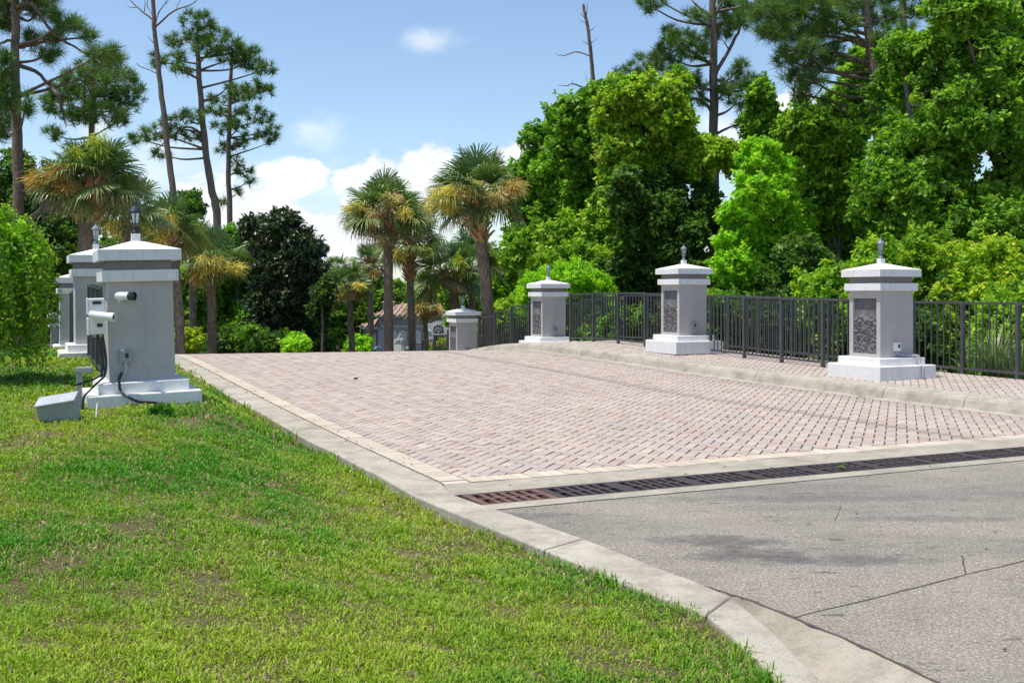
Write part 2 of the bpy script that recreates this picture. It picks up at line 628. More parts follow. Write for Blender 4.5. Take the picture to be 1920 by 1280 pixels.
for j in range(len(gi) - 1):
    for k in range(2):
        A = j * 3 + k
        gb.f.append((A, A + 3, A + 4, A + 1))
tag(gb.build('gutter', M['conc_band'], smooth=True), 'stained concrete gutter pan between kerb and drive', None, None, 'structure')

# ---------------- drain bands and the concrete drive
LB = 10.5
def flat(name, pts, z, mat, label, kind='structure', h=.1):
    b = MB()
    b.prism([Vector((p[0], p[1], z - h + EYE)) for p in pts], (0, 0, h))
    o = b.build(name, mat)
    return tag(o, label, None, None, kind)
def wl(s, l):
    p = W(s, l, 0); return (p.x, p.y)
def in_edge(s, drop=0):
    """point of the left kerb's inner edge at station s<0"""
    pts = [(O0.x, O0.y)] + kin
    prev = None
    for p in pts:
        q = sl(*p)
        if prev is not None and q[0] <= s <= prev[0][0]:
            t = (prev[0][0] - s) / (prev[0][0] - q[0])
            return (prev[1][0] + t * (p[0] - prev[1][0]) , prev[1][1] + t * (p[1] - prev[1][1]))
        prev = (q, p)
G0, G1 = -.42, -.83            # grate edges
flat('drain_apron', [wl(-.004, .0), wl(-.004, LB), wl(G0, LB), in_edge(G0)], -1.444, M['conc_band'], 'stained concrete band between brick and grate')
flat('drain_sill', [in_edge(G1), wl(G1, LB), wl(G1 - .17, LB), in_edge(G1 - .17)], -1.446, M['conc_band'], 'narrow concrete sill below the grate')
DR0 = G1 - .176
edge = [in_edge(DR0)] + kin[1:5] + gut[5:]
flat('drive', edge + [(36, -12), wl(DR0, 36)], -1.452, M['drive'], 'speckled aggregate concrete drive below the bridge')
# dark sawn joints and short cracks in the drive
jb = MB()
def crack(a, b, w=.007, n=14):
    a = Vector((*a, -1.4505 + EYE)); b = Vector((*b, -1.4505 + EYE))
    d = (b - a).normalized(); nrm = Vector((-d.y, d.x, 0))
    L = []; Rr = []
    for i in range(n + 1):
        p = a.lerp(b, i / n) + nrm * random.uniform(-.006, .006)
        ww = w * random.uniform(.6, 1.3)
        L.append(p + nrm * ww); Rr.append(p - nrm * ww)
    for i in range(n):
        jb.poly([L[i], Rr[i], Rr[i + 1], L[i + 1]])
def gp(px, py, z=-1.45):
    D = -z * F / (py - HZ)
    return ((px - 960) / F * D, D)
crack(gp(1490, 1156), gp(1920, 1050)); crack(gp(1920, 1050), gp(2300, 975))
crack(gp(1812, 1075), gp(1803, 1040), .004, 6)
crack(gp(1566, 975), gp(1575, 948), .003, 5)
for k in range(len(gut) - 6):
    a, b = gut[5 + k], gut[6 + k]
    crack((a[0] + .012, a[1]), (b[0] + .012, b[1]), .011, 10)
crack(in_edge(DR0), gp(1100, 1018), .006, 10); crack(gp(1100, 1018), gp(1290, 1090), .009, 12)
tag(jb.build('drive_joint', M['joint']), 'dark sawn joint across the drive', None, None, 'structure')
# trench under the grates
tb = MB()
a = in_edge(G0); b = in_edge(G1); c = wl(G1, LB); d = wl(G0, LB)
zt, zb = -1.46 + EYE, -1.75 + EYE
tb.poly([(*a, zb), (*b, zb), (*c, zb), (*d, zb)])
tb.poly([(*a, zt), (*a, zb), (*d, zb), (*d, zt)])
tb.poly([(*b, zt), (*c, zt), (*c, zb), (*b, zb)])
tb.poly([(*a, zt), (*b, zt), (*b, zb), (*a, zb)])
tag(tb.build('drain_trench', plain('trench_dark', (.02, .016, .013), .8)), 'dark trench under the grates', None, None, 'structure')  # walls and floor share one near-black colour

# grates
def rust_mat():
    t = NT('cast_iron')
    f = t.noise(2.2, 5, .7)
    g = t.noise(40, 4, .7)
    col = t.ramp(f, [(.35, (.075, .055, .055)), (.65, (.055, .05, .06))])
    col = t.mix(t.ramp(g, [(.45, 0.), (.7, .6)]), col, (.13, .075, .055))
    t.base(col); t.set(Roughness=.6, Metallic=.35)
    t.bump(g, .4, .004)
    return t.m
IRON = rust_mat()
GW = G0 - G1 - .012
def grate_mesh(L, rows=2, n=6):
    b = MB(); h = .04
    W2 = GW / 2
    # end bars, middle rib and side rails
    b.box((0, -W2 + .016, -h / 2), (L, .032, h)); b.box((0, W2 - .016, -h / 2), (L, .032, h))
    b.box((0, 0, -h / 2), (L - .05, .03, h))
    y0 = W2 - .032
    for sx in (-1, 1):
        b.box((sx * (L / 2 - .03), 0, -h / 2 - .0005), (.06, 2 * y0 , h))
    cell = (L - .12) / n
    for k in range(1, n):
        x = -L / 2 + .06 + cell * k
        for sy in (-1, 1):
            b.box((x, sy * (y0 + .015) / 2, -h / 2 - .0005), (cell * .46, y0 - .015 , h))
    return b.mesh('drain_grate')
GL = .61
gm = grate_mesh(GL - .006)
gm.materials.append(IRON)
gr_ = gm.copy(); gr_.materials.clear(); gr_.materials.append(plain('rusty_iron', (.15, .085, .07), .75, .2, (40, .4, .004), .45, 9))
ORD = ['first', 'second', 'third', 'fourth', 'fifth', 'sixth', 'seventh', 'eighth', 'ninth', 'tenth', 'eleventh', 'twelfth', 'thirteenth', 'fourteenth', 'fifteenth', 'sixteenth', 'seventeenth']
l0 = sl(*in_edge((G0 + G1) / 2))[1] + .06
for k in range(16):
    o = bpy.data.objects.new('drain_grate', gr_ if k == 0 else gm)
    COL.objects.link(o)
    o.location = W((G0 + G1) / 2, l0 + GL * (k + .5), -1.447)
    o.rotation_euler = (random.uniform(-.004, .004), random.uniform(-.003, .003), ANG)
    lab = ('rusty slotted drain grate ending at the grassy kerb' if k == 0 else
           'slotted cast iron drain grate, %s along the trench counted from the grassy kerb' % ORD[k])
    tag(o, lab, 'drain grate', 'slotted grates along the trench drain')

# ------------------------------------------------------------------ lawn and banks
_mk = np.array([-30, -12, -6, -2, 0, 2, 3.5, 6, 9, 12, 15, 18, 22, 26, 32, 40, 60])
_mz = np.array([-1.6, -1.5, -1.44, -1.37, -1.30, -1.20, -1.14, -1.06, -.99, -1.0, -1.1, -1.5, -2.15, -2.8, -3.7, -4.3, -4.6])
def plateau(s):
    return np.interp(s, _mk, _mz)
def fbm(x, y, seed=0):
    r = np.random.default_rng(seed); v = 0
    for i in range(6):
        a = r.uniform(0, 6.28); f = 1.3 * 1.8 ** i; p = r.uniform(0, 6.28)
        v = v + np.sin((x * math.cos(a) + y * math.sin(a)) * f + p + 1.3 * np.sin((x * math.sin(a) - y * math.cos(a)) * f * .7 + p * 2)) * .6 ** i
    return v / 2.2
# outline of the lawn side of the kerb
OUTL = [tuple(p[0])[:2] for p in st]
OUTS = np.array([sl(*p)[0] for p in OUTL]); OUTLAT = np.array([sl(*p)[1] for p in OUTL])
OUTZ = np.array([p[0].z - EYE for p in st])
def out_lat(s):
    return np.interp(-s, -OUTS, OUTLAT)
def kerb_top(s):
    return np.interp(-s, -OUTS, OUTZ)
def lawn_z(s, l):
    d = np.maximum(out_lat(s) - l, 0)              # metres from the kerb
    expo = np.interp(s, [-6, -3, -1, 6, 14], [.015, .03, .085, .075, .02])
    e = kerb_top(s) - expo
    t = np.clip((d - .05) / np.interp(s, [-4, 1, 3], [2.2, 1.4, .8]), 0, 1); t = t * t * (3 - 2 * t)
    z = e * (1 - t) + plateau(s) * t
    q = np.clip((d - 4.5) / 7, 0, 1)
    z = z - (q * q * (3 - 2 * q)) * np.interp(s, [-6, 2, 8], [.1, .9, 1.8])
    return z + .012 * fbm(s * 1.5, l * 1.5, 3) * np.clip(d * 3, 0, 1)
sv = np.concatenate([np.arange(-20, -6, 1.0), np.arange(-6, 24, .2), np.arange(24, 62, 1.5)])
dv = np.concatenate([[0], np.linspace(.06, 3, 26), np.linspace(3.3, 12, 16), [16, 24, 40, 80]])
V = np.zeros((len(sv), len(dv), 3))
for i, s in enumerate(sv):
    for j, d in enumerate(dv):
        l = float(out_lat(s)) - d
        z = float(lawn_z(s, l)) - max(0, d - 12) * .08
        V[i, j] = tuple(W(s, l, z))
tag(link('lawn', grid_mesh('lawn', V), M['lawn']), 'green lawn sloping up to the pillars', None, None, 'structure')
# bank beyond the right-hand footpath
sv = np.concatenate([np.arange(-30, 30, 1.0), np.arange(30, 92, 4)])
dv = np.array([0, .3, .8, 1.5, 2.5, 4, 7, 12, 20, 40, 80])
V = np.zeros((len(sv), len(dv), 3))
for i, s in enumerate(sv):
    for j, d in enumerate(dv):
        z = float(wz(s, 10.8)) - .1 - min(1.6, d * .35) - max(0, d - 4.6) * .04 + .08 * float(fbm(s * .5, d * .7, 5))
        V[i, j] = tuple(W(s, 10.72 + d, max(z, -4.7)))
tag(link('bank', grid_mesh('bank', V), M['ground']), 'shaded bank beyond the footpath', None, None, 'structure')
b = MB().poly([(-900, -300, -4.75 + EYE), (900, -300, -4.75 + EYE), (900, 1500, -4.75 + EYE), (-900, 1500, -4.75 + EYE)])
tag(b.build('ground', M['ground']), 'low ground under the trees', None, None, 'structure')

# grass blades
def grass():
    T = []; C = []
    for (y0, y1, dens, ln, wd) in ((3.0, 5.2, 21000, .032, .0032), (5.2, 7.5, 15000, .036, .0041), (7.5, 10.5, 9000, .040, .0056), (10.5, 15, 3200, .058, .009), (15, 25, 1300, .07, .014)):
        x0 = -.53 * y1 - .5
        n = int((y1 - y0) * (1.5 - x0) * dens)
        X = RNG.uniform(x0, 1.5, n); Y = RNG.uniform(y0, y1, n)
        s, l = sl(X, Y)
        d = out_lat(s) - l
        bare = fbm(X * 1.3, Y * 1.1, 21) + .9 * fbm(X * 5, Y * 4, 22)
        tuft = fbm(X * 7, Y * 6, 23) * .5 + .4 * fbm(X * 2.2, Y * 2.2, 24) + .45 * fbm(X * 17, Y * 14, 25)
        keep = (d > -.015 - .03 * (RNG.random(n) > .93)) & (X > -.53 * Y - .5) & (RNG.random(n) > np.clip((bare - .52) * 1.3, 0, .8)) & (RNG.random(n) < np.clip(.66 + .6 * tuft, .14, 1))
        keep &= ~((d < .1) & (RNG.random(n) < .55))
        X, Y, s, l, bare, d, tuft = (a[keep] for a in (X, Y, s, l, bare, d, tuft))
        n = len(X)
        z = lawn_z(s, l) + EYE - .004
        az = RNG.uniform(0, 6.283, n); lean = RNG.uniform(.25, 1.25, n)
        L = ln * RNG.uniform(.5, 1.5, n) * np.clip(1 + .75 * tuft, .45, 1.9); w = wd * RNG.uniform(.6, 1.3, n)
        L = L * np.where(d < .09, 1.6, 1.0)
        dx = np.cos(az) * np.sin(lean); dy = np.sin(az) * np.sin(lean); dz = np.cos(lean)
        sa = az + 1.571 + RNG.uniform(-.6, .6, n)
        b = np.stack([X, Y, z], -1)
        side = np.stack([np.cos(sa) * w, np.sin(sa) * w, np.zeros(n)], -1)
        mid = b + np.stack([dx * .55, dy * .55, dz * .7], -1) * L[:, None]
        tip = b + np.stack([dx, dy, dz * .85], -1) * L[:, None]
        T.append(np.stack([b - side, b + side, mid + side * .8, mid - side * .8], 1))
        T.append(np.stack([mid - side * .8, mid + side * .8, tip + side * .1, tip - side * .1], 1))
        p = np.clip(.52 + .85 * fbm(X * 1.1, Y * .9, 31) - .3 * tuft + RNG.normal(0, .2, n), 0, 1)[:, None]
        c = np.array([.095, .30, .018]) * (1 - p) + np.array([.36, .47, .04]) * p
        dry = (RNG.random(n) < np.clip(.12 + .32 * np.clip(bare, 0, 1) - .1 * tuft, 0, .6))[:, None]
        c = np.where(dry, np.array([.50, .40, .20]) * RNG.uniform(.5, 1.1, (n, 1)), c) * RNG.uniform(.7, 1.25, (n, 1))
        C += [c, c]
    me = mesh_np('lawn_grass', np.concatenate(T), 4, np.concatenate(C))
    o = link('lawn_grass', me, M['blade'])
    tag(o, 'short green grass with dry patches on the sloping lawn', 'grass', None, 'stuff')
grass()
# ------------------------------------------------------------------ gate pillars
def rock_mat():
    t = NT('carved_stone')
    f = t.noise(9, 6, .7)
    t.base(t.ramp(f, [(.3, (.085, .082, .086)), (.7, (.20, .19, .20))]))
    t.set(Roughness=.9)
    t.bump(t.noise(60, 5, .8), .6, .01)
    return t.m
M['rock'] = rock_mat()

def shaft_mesh(side):
    """grey shaft .70 square, .31 to 1.325 high, with a niche on the road side"""
    b = MB()
    h = .35; z0, z1 = .30, 1.327
    n0, n1, ny, dp = .36, 1.205, .265, .045
    x = side * h
    F_ = lambda pts: b.poly(pts if side > 0 else pts[::-1])
    # plain faces
    b.poly([(-h, -h, z0), (h, -h, z0), (h, -h, z1), (-h, -h, z1)])
    b.poly([(h, h, z0), (-h, h, z0), (-h, h, z1), (h, h, z1)])
    b.poly([(-h, h, z1), (-h, -h, z1), (h, -h, z1), (h, h, z1)][::-1])
    b.poly([(-h, -h, z0), (-h, h, z0), (h, h, z0), (h, -h, z0)])
    F_([(-x, h, z0), (-x, -h, z0), (-x, -h, z1), (-x, h, z1)])
    o = [(x, -h, z0), (x, h, z0), (x, h, z1), (x, -h, z1)]
    i = [(x, -ny, n0), (x, ny, n0), (x, ny, n1), (x, -ny, n1)]
    d = [(x - side * dp, p[1], p[2]) for p in i]
    for k in range(4):
        q = (k + 1) % 4
        F_([o[k], o[q], i[q], i[k]])
        F_([i[k], i[q], d[q], d[k]])
    F_(d)
    return b.mesh('shaft')

def relief_mesh(side):
    n, m = 66, 44
    y = np.linspace(-.262, .262, m); z = np.linspace(.363, 1.202, n)
    Y, Z = np.meshgrid(y, z)
    # heaped cells: a carved clump of rocks or foliage on the lower part, shallow marks above
    r = np.random.default_rng(5)
    pts = np.stack([r.uniform(-.26, .26, 120), r.uniform(.36, 1.2, 120)], -1)
    D = np.sqrt((Y[..., None] - pts[:, 0]) ** 2 + (Z[..., None] - pts[:, 1]) ** 2)
    D.sort(-1)
    cell = np.clip((D[..., 1] - D[..., 0]) / .035, 0, 1)
    low = np.clip((.94 + .05 * np.sin(Y * 17) - Z) / .05, 0, 1)
    hgt = .006 + cell * (.032 * low + .004) + .006 * fbm(Y * 22, Z * 22, 4) * low
    X = side * (.35 - .045 + np.clip(hgt, .002, .043))
    V = np.stack([X, Y, Z], -1)
    if side > 0: V = V[:, ::-1]
    V = V[:, ::-1]
    return grid_mesh('relief_panel', V)

def box_mesh(name, w, z0, z1, d=None):
    return MB().box((0, 0, (z0 + z1) / 2), (w, d or w, z1 - z0)).mesh(name)
def cap_mesh():
    b = MB(); h = .4425
    z0, z1, z2 = 1.535, 1.645, 1.742; t = .06
    A = [(-h, -h), (h, -h), (h, h), (-h, h)]
    B = [(-t, -t), (t, -t), (t, t), (-t, t)]
    b.poly([(p[0], p[1], z0) for p in A][::-1])
    for k in range(4):
        q = (k + 1) % 4
        b.poly([(*A[k], z0), (*A[q], z0), (*A[q], z1), (*A[k], z1)])
        b.poly([(*A[k], z1), (*A[q], z1), (*B[q], z2), (*B[k], z2)])
    b.poly([(*p, z2) for p in B])
    return b.mesh('cap')
PM = {'lower_plinth': box_mesh('lower_plinth', 1.20, -.06, .195), 'upper_plinth': box_mesh('upper_plinth', .96, .195, .305),
      'band': box_mesh('band', .82, 1.32, 1.437), 'neck': box_mesh('neck', .69, 1.43, 1.54), 'cap': cap_mesh(),
      'shaft_r': shaft_mesh(-1), 'shaft_l': shaft_mesh(1), 'rel_r': relief_mesh(-1), 'rel_l': relief_mesh(1)}
for k, m in (('lower_plinth', 'white'), ('upper_plinth', 'white'), ('band', 'white'), ('neck', 'grey_shaded'), ('cap', 'white'), ('shaft_r', 'grey'), ('shaft_l', 'grey'), ('rel_r', 'rock'), ('rel_l', 'rock')):
    PM[k].materials.append(M[m])

def put(name, me, parent, bevel=0):
    o = bpy.data.objects.new(name, me)
    COL.objects.link(o)
    o.parent = parent
    if bevel:
        m = o.modifiers.new('edge', 'BEVEL'); m.width = bevel; m.segments = 2; m.limit_method = 'ANGLE'
    return o

def pillar(s, l, zb, side, label, tilt=0, wk=.94):
    t = thing('gate_pillar', label, 'pillar', W(s, l, zb), (0, tilt, ANG), 'grey and white pillars lining the bridge')
    put('lower_plinth', PM['lower_plinth'], t, .012); put('upper_plinth', PM['upper_plinth'], t, .01)
    put('shaft', PM['shaft_' + side], t); put('band', PM['band'], t, .008)
    put('neck', PM['neck'], t); put('cap', PM['cap'], t, .01)
    put('relief_panel', PM['rel_' + side], t)
    t.scale = (wk, wk, 1)
    return t

def lantern_meshes():
    r = {}
    r['pedestal'] = MB().box((0, 0, .035), (.085, .085, .09)).mesh('pedestal')
    r['stem'] = MB().lathe([(.036, .078), (.04, .10), (.03, .115), (.022, .15), (.03, .165), (.042, .178), (.044, .185), (.02, .187)], 12).mesh('stem')
    r['globe'] = MB().lathe([(.030, .186), (.046, .30), (.02, .302)], 6).mesh('globe')
    c = MB()
    for k in range(6):
        a = 2 * math.pi * (k + .5) / 6
        u = Vector((math.cos(a), math.sin(a), 0))
        c.tube([u * .034 + Vector((0, 0, .184)), u * .052 + Vector((0, 0, .305))], .0045, 4)
    c.lathe([(.05, .296), (.066, .300), (.066, .308), (.05, .312)], 12)
    r['cage'] = c.mesh('cage')
    r['roof'] = MB().lathe([(.07, .308), (.062, .322), (.048, .345), (.026, .36), (.02, .366), (.022, .372), (.010, .38), (.008, .392), (.012, .40), (.004, .415)], 12).mesh('roof')
    return r
LM = lantern_meshes()
def lantern(s, l, z, mat, label, tilt=0, k=1.0):
    t = thing('pillar_lantern', label, 'lantern', W(s, l, z), (0, tilt, ANG), 'coach lanterns on top of the pillars')
    t.scale = (k, k, k)
    for nm, me in LM.items():
        m2 = me.copy()
        m2.materials.append(M['white'] if nm == 'pedestal' else (M['glass'] if nm == 'globe' else M[mat]))
        put(nm, m2, t)
    return t

RIGHT = [(5.0, 9.21, -1.265), (10.65, 9.40, -1.125), (16.7, 9.38, -1.375), (22.5, 9.42, -2.165)]
LEFT = [(4.25, -1.75, -1.185), (10.0, -1.80, -1.05), (15.6, -1.82, -1.31), (22.0, -1.8, -2.15)]
RL = ['grey pillar with stone relief, nearest and largest on the footpath side',
      'grey pillar with stone relief on the footpath, second nearest, standing at the crown of the bridge',
      'grey pillar with stone relief on the footpath, third away, just before the road drops',
      'grey pillar with stone relief, far end of the footpath, half sunk behind the crest']
LL = ['leaning grey pillar on the lawn with two cameras bolted to it',
      'grey pillar on the lawn directly behind the camera pillar',
      'grey pillar third in the lawn row, beside the drooping bush',
      'small far grey pillar last in the lawn row, half hidden by the drooping bush']
GR = ['small grey lantern on the nearest footpath pillar', 'pale grey lantern on the second footpath pillar', 'dim grey lantern on the third footpath pillar', 'small pale lantern on the far footpath pillar by the palms']
GL_ = ['black coach lantern on the leaning camera pillar', 'grey lantern on the lawn pillar behind the camera pillar', 'lantern on the third lawn pillar, against the bushes', 'lantern on the last lawn pillar behind the drooping bush']
TILT = -R(1.6)
def dirx(ang):                    # where a point lands on a tilted pillar
    return math.sin(ang)
for k, (s, l, z) in enumerate(RIGHT):
    pillar(s, l, z, 'r', RL[k])
    lantern(s, l, z + 1.742, 'iron_grey', GR[k])
for k, (s, l, z) in enumerate(LEFT):
    ti = TILT if k == 0 else (-R(.6) if k == 1 else 0)
    pillar(s, l, z, 'l', LL[k], ti, .91)
    lantern(s, l + 1.742 * math.sin(ti), z + 1.742, 'iron' if k == 0 else 'iron_grey', GL_[k], ti)

# ------------------------------------------------------------------ outlets with conduits on the pillar fronts
def outlet(pl, x, z, mat, path, label, cover=True):
    s, l, zb = pl
    t = thing('outlet_box', label, 'outlet box', W(s - .352 * .93, l, zb), (0, 0, ANG), 'outlet boxes low on the pillar fronts')
    MB().box((x, -.025, z), (.115, .05, .13)).build('box', M[mat], t, bevel=.006)
    if cover:
        MB().box((x + .004, -.053, z), (.09, .008, .105)).build('cover', M[mat], t, bevel=.003)
        MB().box((x + .008, -.062, z + .008), (.028, .012, .05)).build('socket', M['plastic_black'], t)
    pts, r, mt = path
    MB().tube(pts, r, 8).build('conduit', M[mt], t, smooth=True)
    return t
def smooth_path(pts, n=6):
    pts = [Vector(p) for p in pts]; out = []
    for i in range(len(pts) - 1):
        p0 = pts[max(i - 1, 0)]; p1 = pts[i]; p2 = pts[i + 1]; p3 = pts[min(i + 2, len(pts) - 1)]
        for k in range(n):
            t = k / n
            out.append(.5 * ((2 * p1) + (p2 - p0) * t + (2 * p0 - 5 * p1 + 4 * p2 - p3) * t * t + (3 * p1 - p0 - 3 * p2 + p3) * t ** 3))
    out.append(pts[-1])
    return out
outlet(RIGHT[0], -.02, .475, 'plastic_white', (smooth_path([(-.02, -.03, .41), (0, -.03, .365), (.08, -.05, .345), (.2, -.1, .34), (.27, -.15, .335), (.29, -.17, .30), (.275, -.2, .2), (.26, -.27, .17), (.255, -.275, .0)]), .018, 'plastic_grey'),
       'white weatherproof outlet on the nearest footpath pillar, grey pipe running over its plinth')
for k in (1, 2, 3):
    outlet(RIGHT[k], .0, .50, 'box_grey', (smooth_path([(.0, -.03, .435), (.02, -.03, .38), (.1, -.05, .33), (.2, -.08, .325)]), .013, 'plastic_grey'),
           ['', 'grey outlet with a curling pipe on the second footpath pillar', 'grey outlet on the third footpath pillar', 'grey outlet on the far footpath pillar'][k])
outlet((LEFT[0][0], LEFT[0][1] - .01, LEFT[0][2]), -.17, .56, 'box_grey', (smooth_path([(-.17, -.03, .5), (-.17, -.03, .42), (-.2, -.03, .36), (-.215, -.04, .32)]), .018, 'plastic_grey'),
       'grey outlet with a dark slot low on the leaning camera pillar')
outlet(LEFT[1], -.05, .60, 'box_grey', (smooth_path([(-.05, -.03, .54), (-.055, -.03, .42), (-.03, -.04, .36), (.02, -.05, .34)]), .016, 'plastic_grey'),
       'slim grey outlet on the lawn pillar behind the camera pillar', False)
outlet(LEFT[2], .0, .62, 'box_grey', (smooth_path([(0, -.03, .56), (0, -.03, .42), (-.01, -.03, .34)]), .014, 'plastic_grey'),
       'slim grey outlet on the third lawn pillar', False)

# black cable over the camera pillar's plinth
def cable(name, pts, r, mat, label, base, cat='cable'):
    o = MB().tube(smooth_path(pts), r, 8).build(name, M[mat], smooth=True)
    o.location = base; o.rotation_euler = (0, 0, ANG)
    return tag(o, label, cat)
s, l, zb = LEFT[0]
B0 = W(s, l, zb)
cable('cable', [(-.22, -.385, .40), (-.25, -.39, .33), (-.255, -.5, .30), (-.24, -.52, .22), (-.18, -.62, .17), (-.08, -.63, .12), (.06, -.63, .105), (.13, -.635, .07), (.17, -.66, -.01), (.2, -.7, -.10)], .014, 'plastic_black',
      'black cable looping over the white plinth from the outlet', B0)

# ------------------------------------------------------------------ cameras and the junction box
def camera(loc, aim, label, length, hood):
    aim = Vector(aim).normalized()
    q = aim.to_track_quat('X', 'Z')
    t = thing('security_camera', label, 'security camera', loc, q.to_euler(), 'security cameras on the leaning pillar')
    m = Matrix.Rotation(math.pi / 2, 3, 'Y')
    L = length
    MB().lathe([(.036, -L / 2), (.040, -L / 2 + .01), (.040, L / 2 - .03), (.036, L / 2 - .028)], 20, m=m).build('body', M['plastic_white'], t, smooth=False)
    MB().lathe([(.034, L / 2 - .032), (.042, L / 2 - .03), (.045, L / 2 + .03), (.036, L / 2 + .032), (.033, L / 2 + .01), (.004, L / 2 + .008)], 20, m=m).build('lens_hood', M['plastic_black' if hood else 'plastic_white'], t)
    MB().lathe([(.026, L / 2 + .008), (.024, L / 2 + .018), (.016, L / 2 + .022), (.002, L / 2 + .020)], 16, m=m).build('lens', M['lens'], t)
    if hood:
        for a in range(8):
            an = a * math.pi / 4
            MB().box((L / 2 + .012, .044 * math.cos(an), .044 * math.sin(an)), (.03, .014, .014)).build('hood_fin', M['plastic_black'], t) if a in (1, 3, 5, 7) else None
    MB().tube([(-L / 2 + .05, 0, -.03), (-L / 2 + .01, .03, -.05), (-L / 2 - .01, .085, -.045)], .016, 8).build('bracket', M['plastic_white'], t)
    return t
def onL1(x, y, z):
    """a point in the frame of the leaning pillar"""
    m = Matrix.Translation(B0) @ Euler((0, TILT, ANG)).to_matrix().to_4x4()
    return m @ Vector((x, y, z))
ax3 = Matrix.Rotation(ANG, 3, 'Z')
camera(onL1(-.17, -.43, 1.175), ax3 @ Vector((.80, -.60, -.02)), 'white bullet camera with black finned hood on the front of the pillar', .17, True)
camera(onL1(-.40, -.50, .985), ax3 @ Vector((.84, -.52, -.10)), 'white bullet camera on the junction box at the pillar corner', .22, False)
jb_ = thing('junction_box', 'white junction box strapped to the left corner of the leaning pillar', 'junction box', onL1(-.425, -.31, .98), (0, TILT, ANG))
MB().box((0, 0, 0), (.15, .15, .36)).build('housing', M['plastic_white'], jb_, bevel=.012)
MB().box((-.085, -.01, .10), (.02, .13, .17)).build('lid', M['plastic_white'], jb_, bevel=.008)
MB().box((-.085, -.01, -.10), (.02, .13, .18)).build('lid', M['plastic_white'], jb_, bevel=.008)
MB().box((.0, -.078, .135), (.08, .012, .03)).build('slot', M['plastic_black'], jb_)
MB().box((.02, -.078, -.09), (.05, .012, .035)).build('slot', M['plastic_black'], jb_)
MB().lathe([(.02, -.21), (.024, -.18), (.024, -.17), (.02, -.17)], 10, (.03, 0, 0)).build('gland', M['plastic_grey'], jb_)
MB().lathe([(.02, -.21), (.024, -.18), (.024, -.17), (.02, -.17)], 10, (-.03, 0, 0)).build('gland', M['plastic_grey'], jb_)
cable('cable', [(-.40, -.31, .79), (-.375, -.33, .62), (-.365, -.34, .48), (-.385, -.38, .37), (-.44, -.44, .32), (-.52, -.5, .25), (-.59, -.55, .16), (-.60, -.57, -.05)], .012, 'plastic_black', 'thick black cable dropping from the junction box behind the plinth', B0)
cable('cable', [(-.44, -.31, .79), (-.41, -.32, .6), (-.395, -.34, .47), (-.44, -.4, .37), (-.55, -.45, .32), (-.66, -.5, .30)], .012, 'plastic_black', 'black cable running from the junction box to the grey post', B0)
# grey post with a cross box
pp = W(*sl(-4.28, 10.55), 0); gz_ = float(lawn_z(np.array(sl(pp.x, pp.y)[0]), np.array(sl(pp.x, pp.y)[1])))
po = thing('utility_post', 'short grey metal post with a crosswise box beside the white plinth', 'post', (pp.x, pp.y, gz_ + EYE), (0, 0, R(8)))
MB().box((0, 0, .15), (.045, .05, .44)).build('post', M['box_grey'], po, bevel=.004)
MB().box((.05, 0, .385), (.155, .075, .055)).build('cross_box', M['box_grey'], po, bevel=.006)
# transformer box lying tilted on the grass
bx = gp(108, 800, -1.20)
tb_ = thing('transformer_box', 'grey metal box tipped on the grass beside the leaning pillar', 'electrical box', (bx[0], bx[1] + .08, -1.165 + EYE), (R(10), R(-9), R(10)))
MB().hexa([(-.155, -.09, -.02), (.155, -.09, -.02), (.155, .10, -.02), (-.155, .10, -.02), (-.165, -.10, .205), (.165, -.10, .205), (.165, .10, .225), (-.165, .10, .225)]).build('housing', M['box_grey'], tb_, bevel=.004)
MB().hexa([(-.175, -.115, .20), (.175, -.115, .20), (.175, .115, .222), (-.175, .115, .222), (-.172, -.112, .214), (.172, -.112, .214), (.172, .112, .236), (-.172, .112, .236)]).build('lid', plain('sunlit_enclosure_lid', (.42, .44, .46), .4), tb_, bevel=.003)  # lid lighter than the housing: sun on its top put into the colour
cable('cable', [(.0, 0, .0), (.05, .0, -.015), (.1, .03, .0), (.13, .08, .05), (.14, .14, .12), (.15, .2, .17)], .010, 'plastic_grey', 'thin grey pipe joining the tipped box to the plinth', (bx[0] + .16, bx[1] + .14, -1.20 + EYE))

